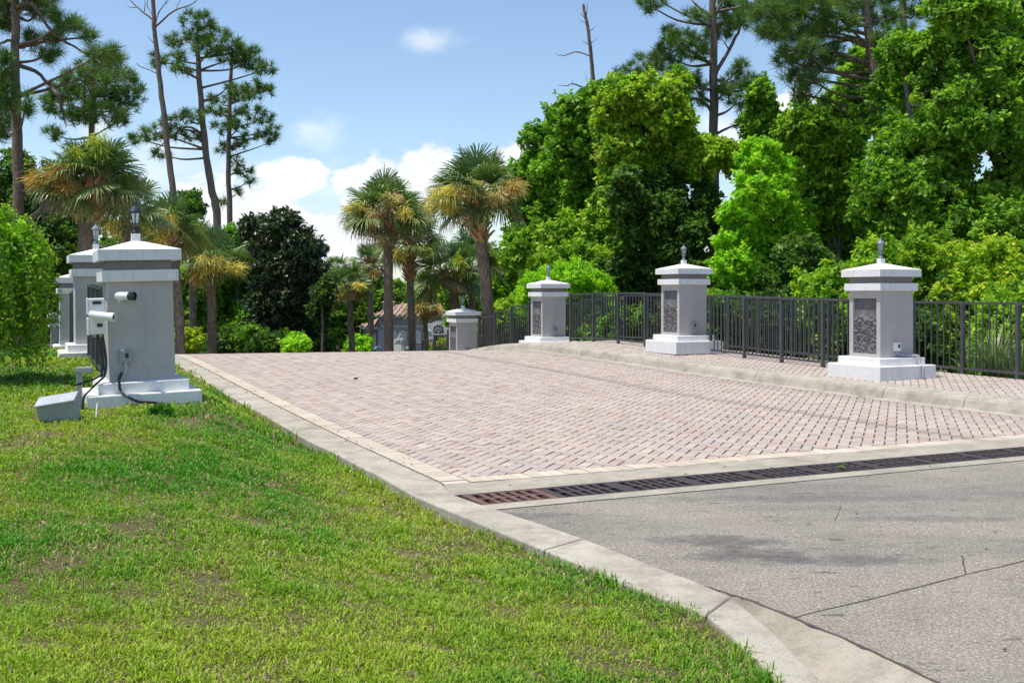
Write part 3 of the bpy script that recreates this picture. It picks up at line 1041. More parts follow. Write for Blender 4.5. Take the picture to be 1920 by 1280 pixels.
# ------------------------------------------------------------------ railings
def railing(s0, s1, l, zf, panels, label, step=True, height=1.17, end_post=(True, True)):
    """picket railing from s0 to s1 at offset l; horizontal panels that step with the ground"""
    c = W((s0 + s1) / 2, l, float(zf((s0 + s1) / 2)))
    t = thing('railing', label, 'railing', c, (0, 0, 0), 'dark metal picket railings on the bridge')
    t_inv = Matrix.Translation(-c)
    d = (s1 - s0) / panels
    rot = ANG
    m3 = Matrix.Rotation(ANG, 3, 'Z')
    L = lambda s, z, dl=0: W(s, l + dl, z) - c
    tops = []
    for k in range(panels):
        a, b = s0 + d * k, s0 + d * (k + 1)
        za, zb = float(zf(a)), float(zf(b))
        mid = (za + zb) / 2
        sl_ = (zb - za) * .12
        top_a, top_b = mid - sl_ + height, mid + sl_ + height
        bot_a, bot_b = za + .085, zb + .085
        tops.append((top_a, top_b))
        def bar(z0, z1, hh, ww):
            q = MB()
            p = [L(a, z0, -ww), L(b, z1, -ww), L(b, z1, ww), L(a, z0, ww)]
            dz = Vector((0, 0, hh))
            q.hexa([v - dz for v in p] + [v + dz for v in p])
            return q
        bar(top_a, top_b, .019, .02).build('top_rail', M['fence'], t)
        bar(bot_a, bot_b, .019, .02).build('bottom_rail', M['fence'], t)
        q = MB(); n = max(3, round(d / .128))
        for i in range(1, n):
            f = i / n; s = a + d * f
            z0 = bot_a + (bot_b - bot_a) * f; z1 = top_a + (top_b - top_a) * f
            q.box(L(s, (z0 + z1) / 2), (.018, .018, z1 - z0 - .03), m3)
        q.build('picket_panel', M['fence'], t)
    for k in range(panels + 1):
        if k == 0 and not end_post[0] or k == panels and not end_post[1]: continue
        s = s0 + d * k
        z1 = max(tops[k - 1][1] if k else -9, tops[k][0] if k < panels else -9) + .02
        z0 = float(zf(s)) - .05
        q = MB().box(L(s, (z0 + z1) / 2), (.058, .058, z1 - z0), m3)
        q.build('post', M['fence'], t, bevel=.004)
    return t
wf = lambda l: (lambda s: float(wz(s, l)))
IN = 9.68
railing(5.75, 10.12, IN, wf(IN), 4, 'dark railing between the nearest and second footpath pillars')
railing(11.4, 16.05, IN, wf(IN), 4, 'dark railing between the second and third footpath pillars')
railing(17.3, 21.85, IN, wf(IN), 4, 'dark stepped railing running downhill from the third to the far footpath pillar')
railing(23.2, 28.0, IN, wf(IN), 4, 'dark railing beyond the far footpath pillar')
OUTR = 10.72
railing(-2.4, 13.0, OUTR, wf(OUTR), 15, 'long dark railing along the outer edge of the footpath, seen whole at the right', height=1.13)
railing(13.03, 27.0, OUTR, wf(OUTR), 13, 'dark outer railing dropping away behind the far footpath', height=1.10, end_post=(False, True))
lf = lambda s: float(plateau(s))
LN = ['dark railing seen edge-on between the camera pillar and the next lawn pillar', 'dark railing seen edge-on between the second and third lawn pillars', 'dark railing seen edge-on between the third and last lawn pillars']
for k in range(3):
    railing(LEFT[k][0] + .62, LEFT[k + 1][0] - .62, -1.95, lf, 5 if k < 2 else 6, LN[k], height=1.12)

# ------------------------------------------------------------------ litter
def litter():
    T = []; C = []
    r = np.random.default_rng(8)
    def leaf(x, y, z, L, w, col):
        a = r.uniform(0, 6.28); u = np.array([math.cos(a), math.sin(a), r.uniform(-.1, .35)]); v = np.array([-math.sin(a), math.cos(a), r.uniform(-.3, .3)])
        p = np.array([x, y, z + .006])
        T.append([p, p + u * L * .5 + v * w, p + u * L, p + u * L * .5 - v * w]); C.append(col)
    for i in range(420):
        s = r.uniform(-5, 14); l = r.choice([r.uniform(.1, 7.9), r.normal(0.0, .06), r.normal(7.85, .1), r.uniform(.0, 9)])
        if s > 0:
            if l > LR - .05: continue
            z = float(rz(s, l))
        else:
            l = r.uniform(.3, 10); z = -1.45
            w_ = W(s, l, 0)
            if w_.x < 1.9 and w_.y < 6.6: continue
        p = W(s, l, z)
        L = r.uniform(.015, .05)
        leaf(p.x, p.y, p.z, L, L * .28, r.choice([.06, .1, .2]) * np.array([1, .72, .45]))
    for k in range(9):
        p = gp(1578 + r.uniform(-9, 9), 876 + r.uniform(-7, 6), -1.44)
        leaf(p[0], p[1], -1.435 + EYE, .05, .018, np.array([.16, .30, .03]))
    p = P(671, 716, 14.2); leaf(p.x, p.y, p.z + .03, .09, .04, np.array([.05, .035, .025]))
    for (x, y) in ((575, 872), (85, 1000), (270, 803), (425, 905)):
        g_ = gp(x, y, -1.36); s_, l_ = sl(*g_)
        leaf(g_[0], g_[1], float(lawn_z(np.array(s_), np.array(l_))) + EYE + .02, .05, .012, np.array([.45, .36, .24]))
    for i in range(260):
        x = r.uniform(-4.5, 1.1); y = r.uniform(3.2, 11)
        if abs(x) > .5 * y + .3: continue
        s_, l_ = sl(x, y)
        if l_ > float(out_lat(s_)) - .05: continue
        L = r.uniform(.012, .035)
        leaf(x, y, float(lawn_z(np.array(s_), np.array(l_))) + EYE + .022, L, L * .3, r.choice([.25, .4, .55]) * np.array([1, .78, .5]))
    o = link('leaf_litter', mesh_np('leaf_litter', np.array(T), 4, np.array(C)), M['leaf'])
    tag(o, 'scattered dry leaves and crumbs on the paving and lawn', 'leaf litter', None, 'stuff')
litter()
# ------------------------------------------------------------------ vegetation
def unit(a):
    return a / np.maximum(np.linalg.norm(a, axis=-1, keepdims=True), 1e-9)

def leaf_cloud(blobs, n, L, wd, pal, seed, clump=.26, per=34, up=.55, shell=.45, droop=.25, outw=.6):
    """leaf quads gathered in clumps through the volume of ellipsoid blobs [(center, (rx,ry,rz))]"""
    r = np.random.default_rng(seed)
    vol = np.array([(b[1][0] * b[1][1] * b[1][2]) ** (2 / 3) for b in blobs]); vol = vol / vol.sum()
    V = []; C = []
    pal = np.array(pal)
    for (c, rad), share in zip(blobs, vol):
        rad = np.array(rad); c = np.array(c)
        k = max(3, int(n * share / per))
        d = unit(r.normal(size=(k, 3)))
        lump = 1 + .16 * np.sin(d[:, 0] * 5 + seed) + .14 * np.sin(d[:, 2] * 7 + d[:, 1] * 4 + seed * 2)
        rr = r.uniform(shell ** 3, 1, k) ** (1 / 3) * lump
        cc = c + d * rad * rr[:, None]
        out = unit(d / rad * rad.mean())
        cr = clump * rad.mean() * r.uniform(.5, 1.3, k)
        cr = np.clip(cr, L * 1.2, L * 7)
        pc = r.random(k)                                   # palette position of the clump
        idx = np.repeat(np.arange(k), per)
        m = len(idx)
        axs = unit(.75 * out + np.array([0, 0, .25]) + r.normal(size=(k, 3)) * .65)   # each clump is a leafy spray
        tt = r.uniform(-1, 1, m)
        off = r.normal(size=(m, 3)) * (.34, .34, .26) * (1.15 - .55 * np.abs(tt))[:, None] + axs[idx] * (tt * 1.25)[:, None]
        pos = cc[idx] + off * cr[idx][:, None]
        nrm = unit(outw * .6 * out[idx] + np.array([0, 0, up]) + .3 * unit(off) + r.normal(size=(m, 3)) * .7)
        t = unit(np.cross(nrm, r.normal(size=(m, 3))) + axs[idx] * .5)
        t[:, 2] -= droop; t = unit(t)
        s = unit(np.cross(nrm, t))
        LL = (L * r.uniform(.45, 1.6, m))[:, None]; WW = LL * wd
        V.append(np.stack([pos, pos + t * LL * .45 + s * WW, pos + t * LL - nrm * LL * .12, pos + t * LL * .45 - s * WW], 1))
        f = np.clip(pc[idx] * .75 + r.normal(0, .17, m) + .12, 0, .999) * (len(pal) - 1)
        i0 = f.astype(int); fr = (f - i0)[:, None]
        col = pal[i0] * (1 - fr) + pal[np.minimum(i0 + 1, len(pal) - 1)] * fr
        C.append(col * r.uniform(.8, 1.2, (m, 1)))
    return np.concatenate(V), np.concatenate(C)

G_BRIGHT = [(0.104, 0.242, 0.019), (0.207, 0.400, 0.024), (0.346, 0.557, 0.036), (0.554, 0.700, 0.055)]
G_MID = [(0.070, 0.186, 0.022), (0.148, 0.314, 0.029), (0.243, 0.442, 0.036), (0.381, 0.571, 0.055)]
G_DARK = [(0.038, 0.099, 0.020), (0.073, 0.164, 0.026), (0.121, 0.242, 0.034), (0.207, 0.329, 0.048)]
G_YEL = [(0.156, 0.285, 0.019), (0.329, 0.472, 0.026), (0.537, 0.628, 0.036), (0.762, 0.742, 0.061)]
G_LIME = [(0.139, 0.371, 0.017), (0.260, 0.557, 0.024), (0.416, 0.714, 0.034), (0.589, 0.828, 0.048)]
G_MAG = [(.018, .036, .016), (.030, .058, .022), (.055, .095, .03), (.09, .10, .045), (.10, .17, .05)]

def px_blobs(lst, D, depth=.8, dj=.0, seed=0):
    r = random.Random(seed + 5)
    out = []
    for b in lst:
        px, py, rx, ry = b[:4]
        d = D + (b[4] if len(b) > 4 else r.uniform(-dj, dj))
        p = P(px, py, d)
        k = d / F
        out.append((tuple(p), (rx * k, max(.3, depth * (rx + ry) / 2 * k), ry * k)))
    return out

def trunk_path(pts, wob=.0):
    out = smooth_path(pts, 5)
    return [p + Vector((random.uniform(-wob, wob), random.uniform(-wob, wob), 0)) for p in out]

def lumpy(B, seed):
    r = np.random.default_rng(seed + 900); out = []
    for c, rad in B:
        rad = np.array(rad)
        out.append((c, tuple(rad * .74)))
        for k in range(13):
            d = unit(r.normal(size=3)); f = r.uniform(.16, .42)
            out.append((tuple(np.array(c) + d * rad * (1.06 - f * .8)), tuple(rad.mean() * f * np.array([1, 1, .8]) * .5 + rad * f * .5)))
        for k in range(12):                      # shoots standing out of the crown
            d = unit(r.normal(size=3) + np.array([0, 0, .35])); f = r.uniform(.07, .15)
            out.append((tuple(np.array(c) + d * rad * r.uniform(.98, 1.2)), tuple(rad.mean() * f * np.array([1, 1, 1.5]))))
    return out

def broadleaf(name, label, cat, blobs, D, n, L, pal, seed, trunks, group='broadleaf trees beyond the bridge', mat='leaf', wd=.30, depth=.8, dj=.8, tr=.12, bk='bark_grey', limbs=4, zbase=-4.9, **kw):
    """trunks: list of pixel paths, top first; each goes on straight into the ground"""
    B0_ = px_blobs(blobs, D, depth, dj, seed)
    B = lumpy(B0_, seed)
    tx = trunks[0][-1][0]
    base = P(tx, trunks[0][-1][1], D); base.z = zbase + EYE
    t = thing(name, label, cat, base, (0, 0, 0), group)
    b = MB()
    r = random.Random(seed)
    for path in trunks:
        pts = [P(x, y, D) for x, y in path]
        e = pts[-1].copy(); e.z = zbase + EYE
        if (pts[-1] - e).length > .2: pts.append(e)
        pp_ = trunk_path(pts, tr * .12)
        q = len(pp_)
        b.tube([p - base for p in pp_], [tr * (.35 + .65 * i / (q - 1)) for i in range(q)], 9, .12)
        for k in range(limbs):
            c = Vector(B0_[(k * 3 + r.randrange(2)) % len(B0_)][0])
            a = pp_[min(q - 1, int(q * r.uniform(.05, .45)))]
            m = a.lerp(c, .5) + Vector((0, 0, (c - a).length * .06))
            lp = smooth_path([a, m, c], 4)
            b.tube([p - base for p in lp], [tr * .45 * (1 - .8 * i / (len(lp) - 1)) for i in range(len(lp))], 6, .12)
    b.build('trunk', M[bk], t, smooth=True)
    V, C = leaf_cloud(B, int(n * 1.45), L * .82, wd, pal, seed, **kw)
    link('crown', mesh_np('crown', V - np.array(base), 4, C), M[mat], t)
    return t

def pine(label, trunk, r0, D, branches, pads, seed, tuft=.27, n_t=33, group='tall pines around the bridge', bk='bark_pine', bare=False):
    base = P(*trunk[-1], D); base.z = -4.9 + EYE
    t = thing('dead_pine' if bare else 'pine_tree', label, 'dead tree' if bare else 'pine tree', base, (0, 0, 0), group)
    pts = [P(x, y, D) for x, y in trunk]
    e = pts[-1].copy(); e.z = base.z
    if pts[-1].z - e.z > .3: pts.append(e)
    tp = trunk_path(pts, r0 * .12)
    q = len(tp)
    b = MB()
    b.tube([p - base for p in tp], [r0 * (.45 + .55 * i / (q - 1)) for i in range(q)], 10, .14)
    r = random.Random(seed)
    def at_z(z):
        return min(tp, key=lambda p: abs(p.z - z))
    lb = MB() if not bare else b
    for path, rr in branches:
        y = D
        pp_ = []
        for i, (x, yy) in enumerate(path):
            pp_.append(P(x, yy, D + r.uniform(-.5, .5) * i))
        sp = smooth_path(pp_, 4)
        lb.tube([p - base + Vector((r.uniform(-.02, .02), 0, r.uniform(-.02, .02))) for p in sp], [rr * (1 - .75 * i / (len(sp) - 1)) for i in range(len(sp))], 6, .2)
    V = []; C = []
    rg = np.random.default_rng(seed)
    for px, py, rx, ry in pads:
        k = D / F
        c = P(px, py, D + r.uniform(-1, 1) * max(.8, rx * k * 1.6))
        c = P(px, py, c.y)
        # a limb to the pad, then twigs to its tufts
        a = at_z(c.z - r.uniform(.1, .5) - .12 * abs(c.x - tp[0].x))
        m = a.lerp(c, .55) + Vector((0, 0, r.uniform(-.25, .05)))
        lp = smooth_path([a, m, c], 4)
        lb.tube([p - base for p in lp], [r0 * .30 * (1 - .75 * i / (len(lp) - 1)) for i in range(len(lp))], 5, .2)
        nt = max(5, int(n_t * (rx * ry) / 500))
        for _ in range(nt):
            d = rg.normal(size=3); d /= np.linalg.norm(d); d *= rg.uniform(.35, 1) ** .5
            tcen = np.array(c) + d * np.array([rx * k * 1.08, rx * k * .9, ry * k * 1.2])
            tw = Vector(tcen)
            if r.random() < .5:
                lb.tube([lp[-2] - base, (lp[-1].lerp(tw, .5)) - base - Vector((0, 0, .03)), tw - base], [.014, .01, .006], 4, 0, False)
            ax = unit(np.array([d[0], d[1], abs(d[2]) + .8]) + rg.normal(size=3) * .25)
            nn = 40
            dirs = unit(ax * .55 + rg.normal(size=(nn, 3)) * .62)
            Ln = tuft * rg.uniform(.65, 1.15, (nn, 1))
            p0 = tcen + dirs * .02 - ax * rg.uniform(0, .12, (nn, 1))
            sd = unit(np.cross(dirs, rg.normal(size=(nn, 3)))) * (.0066 * D / 26)
            tip = p0 + dirs * Ln + np.array([0, 0, -.06]) * Ln
            V.append(np.stack([p0 - sd, p0 + sd, tip + sd * .25, tip - sd * .25], 1))
            f = rg.uniform(0, 1, (nn, 1)) * .6 + rg.random() * .4
            C.append(np.array([.045, .12, .028]) * (1 - f) + np.array([.19, .31, .05]) * f)
    b.build('trunk', M[bk], t, smooth=True)
    if not bare and lb.v:
        lb.build('limbs', M[bk], t, smooth=True)
    if V:
        V = np.concatenate(V) - np.array(base); C = np.concatenate(C)
        link('crown', mesh_np('crown', V, 4, C), M['needle'], t)
    return t

def palm(label, pts, r0, D, center, Rp, flowers, seed, nl=34, boots=True, dry=.18, group='cabbage palms at the bridge end', cat='palm tree'):
    k = D / F
    Rw = Rp * k * .95
    base = P(*pts[-1], D); base.z = -4.85 + EYE
    t = thing('palm_tree', label, cat, base, (0, 0, 0), group)
    tp = [P(x, y, D) for x, y in pts]
    e = tp[-1].copy(); e.z = base.z
    if tp[-1].z - e.z > .3: tp.append(e)
    hub = P(*center, D)
    hub = tp[0] + (hub - tp[0]) * .72
    tp = trunk_path([hub] + tp, 0)
    b = MB()
    q = len(tp)
    b.tube([p - base for p in tp], [r0 * (.9 + .16 * math.sin(i * 2.1) * .3 + .12 * i / q) for i in range(q)], 12, .08)
    b.build('trunk', M['bark_palm'], t, smooth=True)
    r = random.Random(seed); rg = np.random.default_rng(seed)
    if boots:
        bb = MB()
        z0 = tp[1].z + Rw * .1
        zlow = tp[1].z - Rw * boots * 1.25
        n = int(40 + 60 * boots)
        for i in range(n):
            f = i / n
            z = z0 + (zlow - z0) * f
            c = min(tp, key=lambda p: abs(p.z - z)); a = i * 2.4 + r.uniform(-.2, .2)
            o = Vector((math.cos(a), math.sin(a), 0)); s = Vector((-o.y, o.x, 0))
            p = Vector((c.x, c.y, z)) + o * r0 * .8
            w = r0 * .42; hL = r0 * 1.5
            tip = p + o * r0 * r.uniform(.7, 1.5) + Vector((0, 0, hL)) + s * r.choice([-1, 1]) * r.uniform(.5, 1.0) * r0
            th = o * r0 * .22
            bb.hexa([v - base for v in (p - s * w - th, p + s * w - th, p + s * w + th, p - s * w + th, tip - s * w * .45 - th * .5, tip + s * w * .45 - th * .5, tip + s * w * .45 + th * .4, tip - s * w * .45 + th * .4)])
        bb.build('leaf_bases', M['boot'], t)
    V = []; C = []; st_ = MB()
    for i in range(nl):
        az = i * 2.39996 + r.uniform(-.25, .25)
        f = (i + .5) / nl                      # 0 top .. 1 low
        el = R(76 - 94 * f ** .85 + r.uniform(-14, 14))
        d = Vector((math.cos(az) * math.cos(el), math.sin(az) * math.cos(el), math.sin(el)))
        pet = Rw * r.uniform(.40, .62)
        droop = .04 + .20 * f
        p1 = hub + d * pet * .55
        p2 = hub + d * pet - Vector((0, 0, pet * droop * .7))
        st_.tube([hub - base, p1 - base, p2 - base], [.028, .02, .013], 4, 0, False)
        dd = (p2 - p1).normalized()
        up = Vector((0, 0, 1)) if abs(dd.z) < .95 else Vector((math.cos(az), math.sin(az), 0)) * -1
        s = dd.cross(up).normalized(); nrm = s.cross(dd).normalized()
        tw_ = r.uniform(-.9, .9); s, nrm = s * math.cos(tw_) + nrm * math.sin(tw_), nrm * math.cos(tw_) - s * math.sin(tw_)
        ns = 44
        th = np.linspace(-2.05, 2.05, ns) + rg.normal(0, .03, ns)
        D3, S3, N3 = (np.array(v) for v in (dd, s, nrm))
        L = Rw * .56 * (1 - .18 * (np.abs(th) / 2.05) ** 2) * rg.uniform(.88, 1.1, ns) * (.85 if f > .8 else 1)
        dirs = np.cos(th)[:, None] * D3 + np.sin(th)[:, None] * S3 + (.22 - .1 * np.abs(th))[:, None] * N3
        dirs = unit(dirs)
        hubp = np.array(p2)
        # costa: middle segments start further out
        st0 = hubp + D3 * (np.cos(th / 2.0)[:, None] * Rw * .06)
        sd = unit(np.cross(dirs, N3 + rg.normal(size=(ns, 3)) * .25)) * (Rw * .0125)
        dn = np.array([0, 0, -1.0])
        m1 = st0 + dirs * (L * .5)[:, None] + dn * (L * .05 * (1 + f))[:, None]
        m2 = st0 + dirs * (L * .8)[:, None] + dn * (L * (.11 + .17 * f))[:, None]
        e_ = st0 + dirs * (L * .96)[:, None] + dn * (L * (.28 + .34 * f) * rg.uniform(.5, 1.2, ns))[:, None]
        for a0, a1, w0, w1 in ((st0, m1, .5, 1.), (m1, m2, 1., .8), (m2, e_, .8, .15)):
            V.append(np.stack([a0 - sd * w0, a0 + sd * w0, a1 + sd * w1, a1 - sd * w1], 1))
            g = rg.uniform(.8, 1.2, (ns, 1))
            mixv = r.uniform(0, 1)
            c = np.array([.07, .16, .045]) * (1 - mixv) + np.array([.18, .27, .075]) * mixv
            if f > .55: c = c * .6 + np.array([.30, .31, .10]) * .4
            if f > 1 - dry * .55 and r.random() < .8: c = np.array([.24, .18, .09])
            C.append(np.tile(c, (ns, 1)) * g)
    st_.build('stalks', plain('palm_stalk', (.16, .19, .06), .5) if 'palm_stalk' not in bpy.data.materials else bpy.data.materials['palm_stalk'], t)
    link('crown', mesh_np('crown', np.concatenate(V) - np.array(base), 4, np.concatenate(C)), M['frond'], t)
    for (fx, fy, rx, ry, kind) in flowers:
        c = np.array(P(fx, fy, D - Rw * r.uniform(.5, .8)))
        rx, ry = rx * .8, ry * .85
        n = int(60 + 1.5 * rx * ry)
        ro = rg.normal(size=(n, 3)) * np.array([rx * k, rx * k * .7, ry * k]) * .52
        p = c + ro
        dirs = unit(np.stack([ro[:, 0], ro[:, 1], np.full(n, -.5 * ry * k) + .2 * ro[:, 2]], -1) + rg.normal(size=(n, 3)) * .06)
        LL = (rg.uniform(.10, .30, n) * (1 + (k - .015) * 20))[:, None]
        sd = unit(np.cross(dirs, rg.normal(size=(n, 3)))) * .011 * (D / 36)
        Vf = np.stack([p - sd, p + sd, p + dirs * LL + sd, p + dirs * LL - sd], 1) - np.array(base)
        pal = {'y': ((.72, .58, .12), (.82, .70, .25)), 'o': ((.55, .34, .10), (.66, .45, .17)), 't': ((.62, .47, .20), (.72, .58, .30)), 'g': ((.42, .50, .06), (.58, .60, .10))}[kind]
        ff = rg.random((n, 1))
        link('flower_cluster', mesh_np('flower_cluster', Vf, 4, np.array(pal[0]) * (1 - ff) + np.array(pal[1]) * ff), M['bloom'], t)
    return t

# ---- pines
pine('tall pine with a thick bare trunk at the left edge, long limbs reaching right', [(25, -120), (28, 0), (30, 150), (33, 320), (36, 520)], .165, 26,
     [([(30, 15), (60, 8), (100, 62), (150, 95), (188, 118)], .06), ([(36, 122), (75, 142), (108, 180), (118, 215), (125, 240)], .055), ([(28, 75), (8, 78), (-20, 90)], .05)],
     [(75, 15, 30, 18), (120, 40, 25, 15), (100, 68, 20, 12), (90, 102, 30, 11), (195, 98, 30, 15), (214, 112, 18, 11), (10, 28, 25, 26), (5, 120, 15, 26), (10, 170, 18, 36), (4, 230, 18, 30), (48, 195, 10, 22), (140, 46, 20, 12), (168, 70, 16, 11), (60, 72, 18, 12), (0, -25, 60, 28), (70, -20, 50, 18)], 31)
pine('dense dark pine with a rounded top behind the big left palm', [(176, 95), (174, 160), (172, 230), (172, 420)], .15, 40, [],
     [(160, 150, 50, 20), (205, 155, 45, 20), (232, 190, 36, 18), (122, 170, 28, 18), (110, 200, 28, 16), (190, 215, 42, 18), (250, 168, 22, 13), (150, 218, 32, 15), (200, 128, 36, 15), (240, 142, 18, 10), (90, 188, 14, 10), (175, 182, 45, 20), (165, 125, 25, 10), (100, 250, 18, 14), (230, 220, 22, 12)], 32)
pine('leaning pine with a broad flat green crown', [(370, 85), (372, 120), (378, 200), (385, 280), (398, 360), (407, 425)], .24, 57,
     [([(383, 255), (350, 238), (315, 262), (290, 285)], .08), ([(380, 190), (410, 178), (430, 160)], .08), ([(376, 150), (350, 135), (325, 118)], .065)],
     [(370, 38, 30, 14), (395, 62, 36, 15), (342, 75, 32, 14), (420, 85, 38, 13), (455, 95, 32, 12), (325, 108, 22, 12), (470, 118, 24, 12), (290, 112, 18, 12), (500, 130, 20, 10), (345, 130, 22, 9), (352, 218, 30, 11), (335, 250, 24, 10), (290, 248, 30, 12), (265, 262, 20, 10), (300, 287, 20, 8), (366, 258, 16, 8), (440, 110, 30, 10), (390, 95, 30, 9), (318, 232, 20, 9)], 33, .40)
pine('slim straight pine with layered foliage, right of the leaning pine', [(437, 95), (433, 140), (430, 240), (428, 330), (431, 420)], .18, 60, [],
     [(460, 180, 30, 11), (482, 163, 26, 10), (500, 172, 20, 9), (445, 172, 26, 11), (410, 186, 22, 9), (470, 206, 26, 9), (490, 221, 26, 9), (450, 236, 26, 9), (500, 250, 20, 10), (412, 240, 20, 9), (470, 257, 22, 8), (514, 240, 9, 10), (420, 277, 20, 9), (450, 268, 18, 8), (440, 300, 13, 8), (456, 318, 18, 12), (466, 338, 10, 8), (416, 378, 7, 5), (446, 360, 5, 4), (510, 266, 12, 6), (430, 212, 26, 9), (396, 206, 18, 8)], 34, .38)
pine('tall dead bare pine with thin twigs at its top on the left', [(284, -60), (288, 30), (296, 120), (308, 220), (318, 310), (326, 372), (331, 450)], .205, 55,
     [([(289, 40), (262, 18), (244, 0), (232, -22)], 0.056), ([(290, 52), (325, 22), (360, 8), (372, -4)], 0.056), ([(290, 50), (300, 20), (322, -6)], 0.048), ([(295, 88), (278, 70)], 0.048), ([(270, 22), (272, 4), (266, -10)], 0.024), ([(258, 14), (244, 14), (236, 8)], 0.024), ([(330, 20), (336, 4), (348, -6)], 0.024), ([(345, 14), (362, 16)], 0.019), ([(297, 122), (280, 106)], 0.040), ([(300, 140), (262, 124), (256, 118)], 0.032), ([(288, 30), (276, 10), (280, -12)], 0.032), ([(312, 8), (308, -10)], 0.024)],
     [], 35, bare=True, group='dead bare pines')
pine('big pine with a forked limb standing above the right-hand trees', [(1333, -120), (1336, 0), (1338, 120), (1339, 240), (1340, 330)], .20, 36,
     [([(1340, 142), (1366, 96), (1388, 52), (1400, 20)], .085), ([(1338, 216), (1316, 190), (1288, 182), (1268, 178)], .06), ([(1336, 32), (1304, 8), (1288, -18)], .06), ([(1338, 34), (1362, -8)], .06), ([(1368, 95), (1352, 70)], .03)],
     [(1275, 75, 30, 16), (1256, 66, 18, 16), (1300, 97, 34, 13), (1318, 72, 26, 16), (1350, 50, 36, 18), (1382, 40, 26, 16), (1370, 14, 36, 16), (1410, 10, 28, 16), (1262, 110, 18, 12), (1285, 142, 30, 13), (1300, 163, 34, 11), (1264, 152, 22, 12), (1390, 125, 18, 12), (1405, 152, 22, 13), (1372, 152, 26, 15), (1382, 192, 20, 12), (1358, 172, 18, 12), (1215, 8, 22, 12), (1237, 2, 18, 10), (1386, 232, 12, 9), (1422, 156, 12, 9), (1312, 187, 16, 8), (1300, 30, 26, 10), (1245, 90, 14, 10)], 36)
pine('low pine top showing over the vine-covered tree on the right', [(1222, 118), (1216, 160), (1214, 330)], .12, 38, [],
     [(1215, 108, 24, 11), (1236, 98, 14, 8), (1185, 128, 20, 9), (1160, 138, 14, 9), (1240, 120, 24, 10), (1208, 130, 24, 10), (1268, 130, 18, 9)], 37)
pine('pine with a wide low limb, nearest of the right-hand pines', [(1612, -110), (1622, 0), (1632, 80), (1640, 150), (1646, 240), (1650, 330)], .19, 27,
     [([(1640, 92), (1590, 76), (1530, 90), (1478, 102)], .07), ([(1638, 84), (1665, 80), (1690, 68)], .05), ([(1630, 42), (1602, 28), (1575, 36)], .05), ([(1528, 90), (1500, 130), (1490, 170)], .03), ([(1546, 160), (1520, 190), (1502, 210)], .02)],
     [(1440, 28, 36, 18), (1480, 18, 42, 22), (1530, 15, 38, 20), (1450, 58, 32, 16), (1490, 60, 42, 16), (1540, 55, 32, 16), (1500, 92, 42, 14), (1470, 110, 26, 13), (1535, 120, 32, 15), (1520, 150, 26, 14), (1500, 176, 22, 12), (1560, 95, 26, 14), (1580, 42, 28, 15), (1600, 10, 38, 16), (1660, 30, 28, 16), (1660, 66, 22, 12), (1640, 112, 22, 12), (1480, 140, 20, 12), (1545, 190, 11, 9), (1700, 58, 18, 12), (1560, -12, 60, 20), (1460, -2, 40, 16)], 38, .27)
pine('partly hidden pine trunk behind the sweetgum, top right', [(1688, -120), (1692, 0), (1695, 85), (1696, 330)], .16, 31, [],
     [(1660, -6, 28, 12), (1722, 16, 28, 12), (1690, -24, 48, 16), (1740, -20, 40, 16)], 39)
pine('dead snag with two bare side limbs above the right-hand trees', [(1093, 8), (1100, 42), (1108, 100), (1112, 170), (1113, 330)], .10, 38,
     [([(1110, 106), (1080, 98), (1056, 104), (1040, 102)], .03), ([(1108, 170), (1076, 158), (1062, 162), (1046, 160)], .03), ([(1076, 158), (1072, 150)], .012), ([(1108, 88), (1092, 76)], .02), ([(1101, 44), (1088, 22)], .02), ([(1102, 46), (1086, 38)], .015), ([(1104, 60), (1116, 50)], .02), ([(1109, 80), (1120, 72)], .015), ([(1098, 34), (1102, 4)], .02), ([(1100, 150), (1098, 132)], .01)],
     [], 40, bare=True, group='dead bare pines')

# ---- palms
palm('big cabbage palm with orange flower sprays at the left, behind the lawn pillars', [(163, 412), (164, 470), (166, 560)], .215, 26, (172, 322), 112,
     [(82, 335, 24, 20, 'o'), (112, 322, 20, 18, 'o'), (185, 268, 12, 22, 'g'), (126, 350, 14, 14, 'o'), (140, 285, 9, 12, 'g')], 51, 42, .5)
palm('cabbage palm with drooping fronds behind the black lantern', [(236, 425), (237, 470), (238, 560)], .13, 30, (238, 385), 82, [(215, 425, 10, 14, 'y')], 52, 24, False)
palm('cabbage palm with yellow sprays just right of the black lantern', [(322, 470), (330, 520), (338, 650)], .15, 33, (312, 425), 84, [(318, 412, 12, 20, 'y'), (284, 425, 12, 16, 'y'), (300, 445, 12, 16, 'y')], 53, 26, .2)
palm('cabbage palm crown with a yellow spray behind the flowering palm', [(362, 480), (362, 560)], .14, 42, (362, 440), 56, [(362, 432, 16, 14, 'y')], 54, 24, False)
palm('small cabbage palm with two hanging golden flower sprays, left of the magnolia', [(396, 520), (397, 580), (398, 660)], .165, 38, (403, 480), 72,
     [(384, 496, 13, 22, 'y'), (408, 490, 10, 16, 'y'), (440, 500, 17, 11, 'y'), (371, 518, 7, 15, 'o')], 55, 28, .25)
palm('tall cabbage palm on the left of the middle pair, tan flower sprays', [(727, 446), (728, 540), (729, 657)], .175, 38, (722, 388), 92,
     [(733, 372, 15, 14, 't'), (697, 405, 9, 20, 't'), (668, 388, 16, 9, 'y'), (757, 395, 10, 12, 'y')], 56, 38, .5)
palm('shorter cabbage palm between the two tall ones', [(768, 488), (770, 560), (773, 657)], .15, 42, (770, 450), 78, [(795, 470, 13, 13, 'g'), (750, 472, 10, 14, 'y'), (800, 388, 14, 18, 'y')], 57, 28, .7, .25)
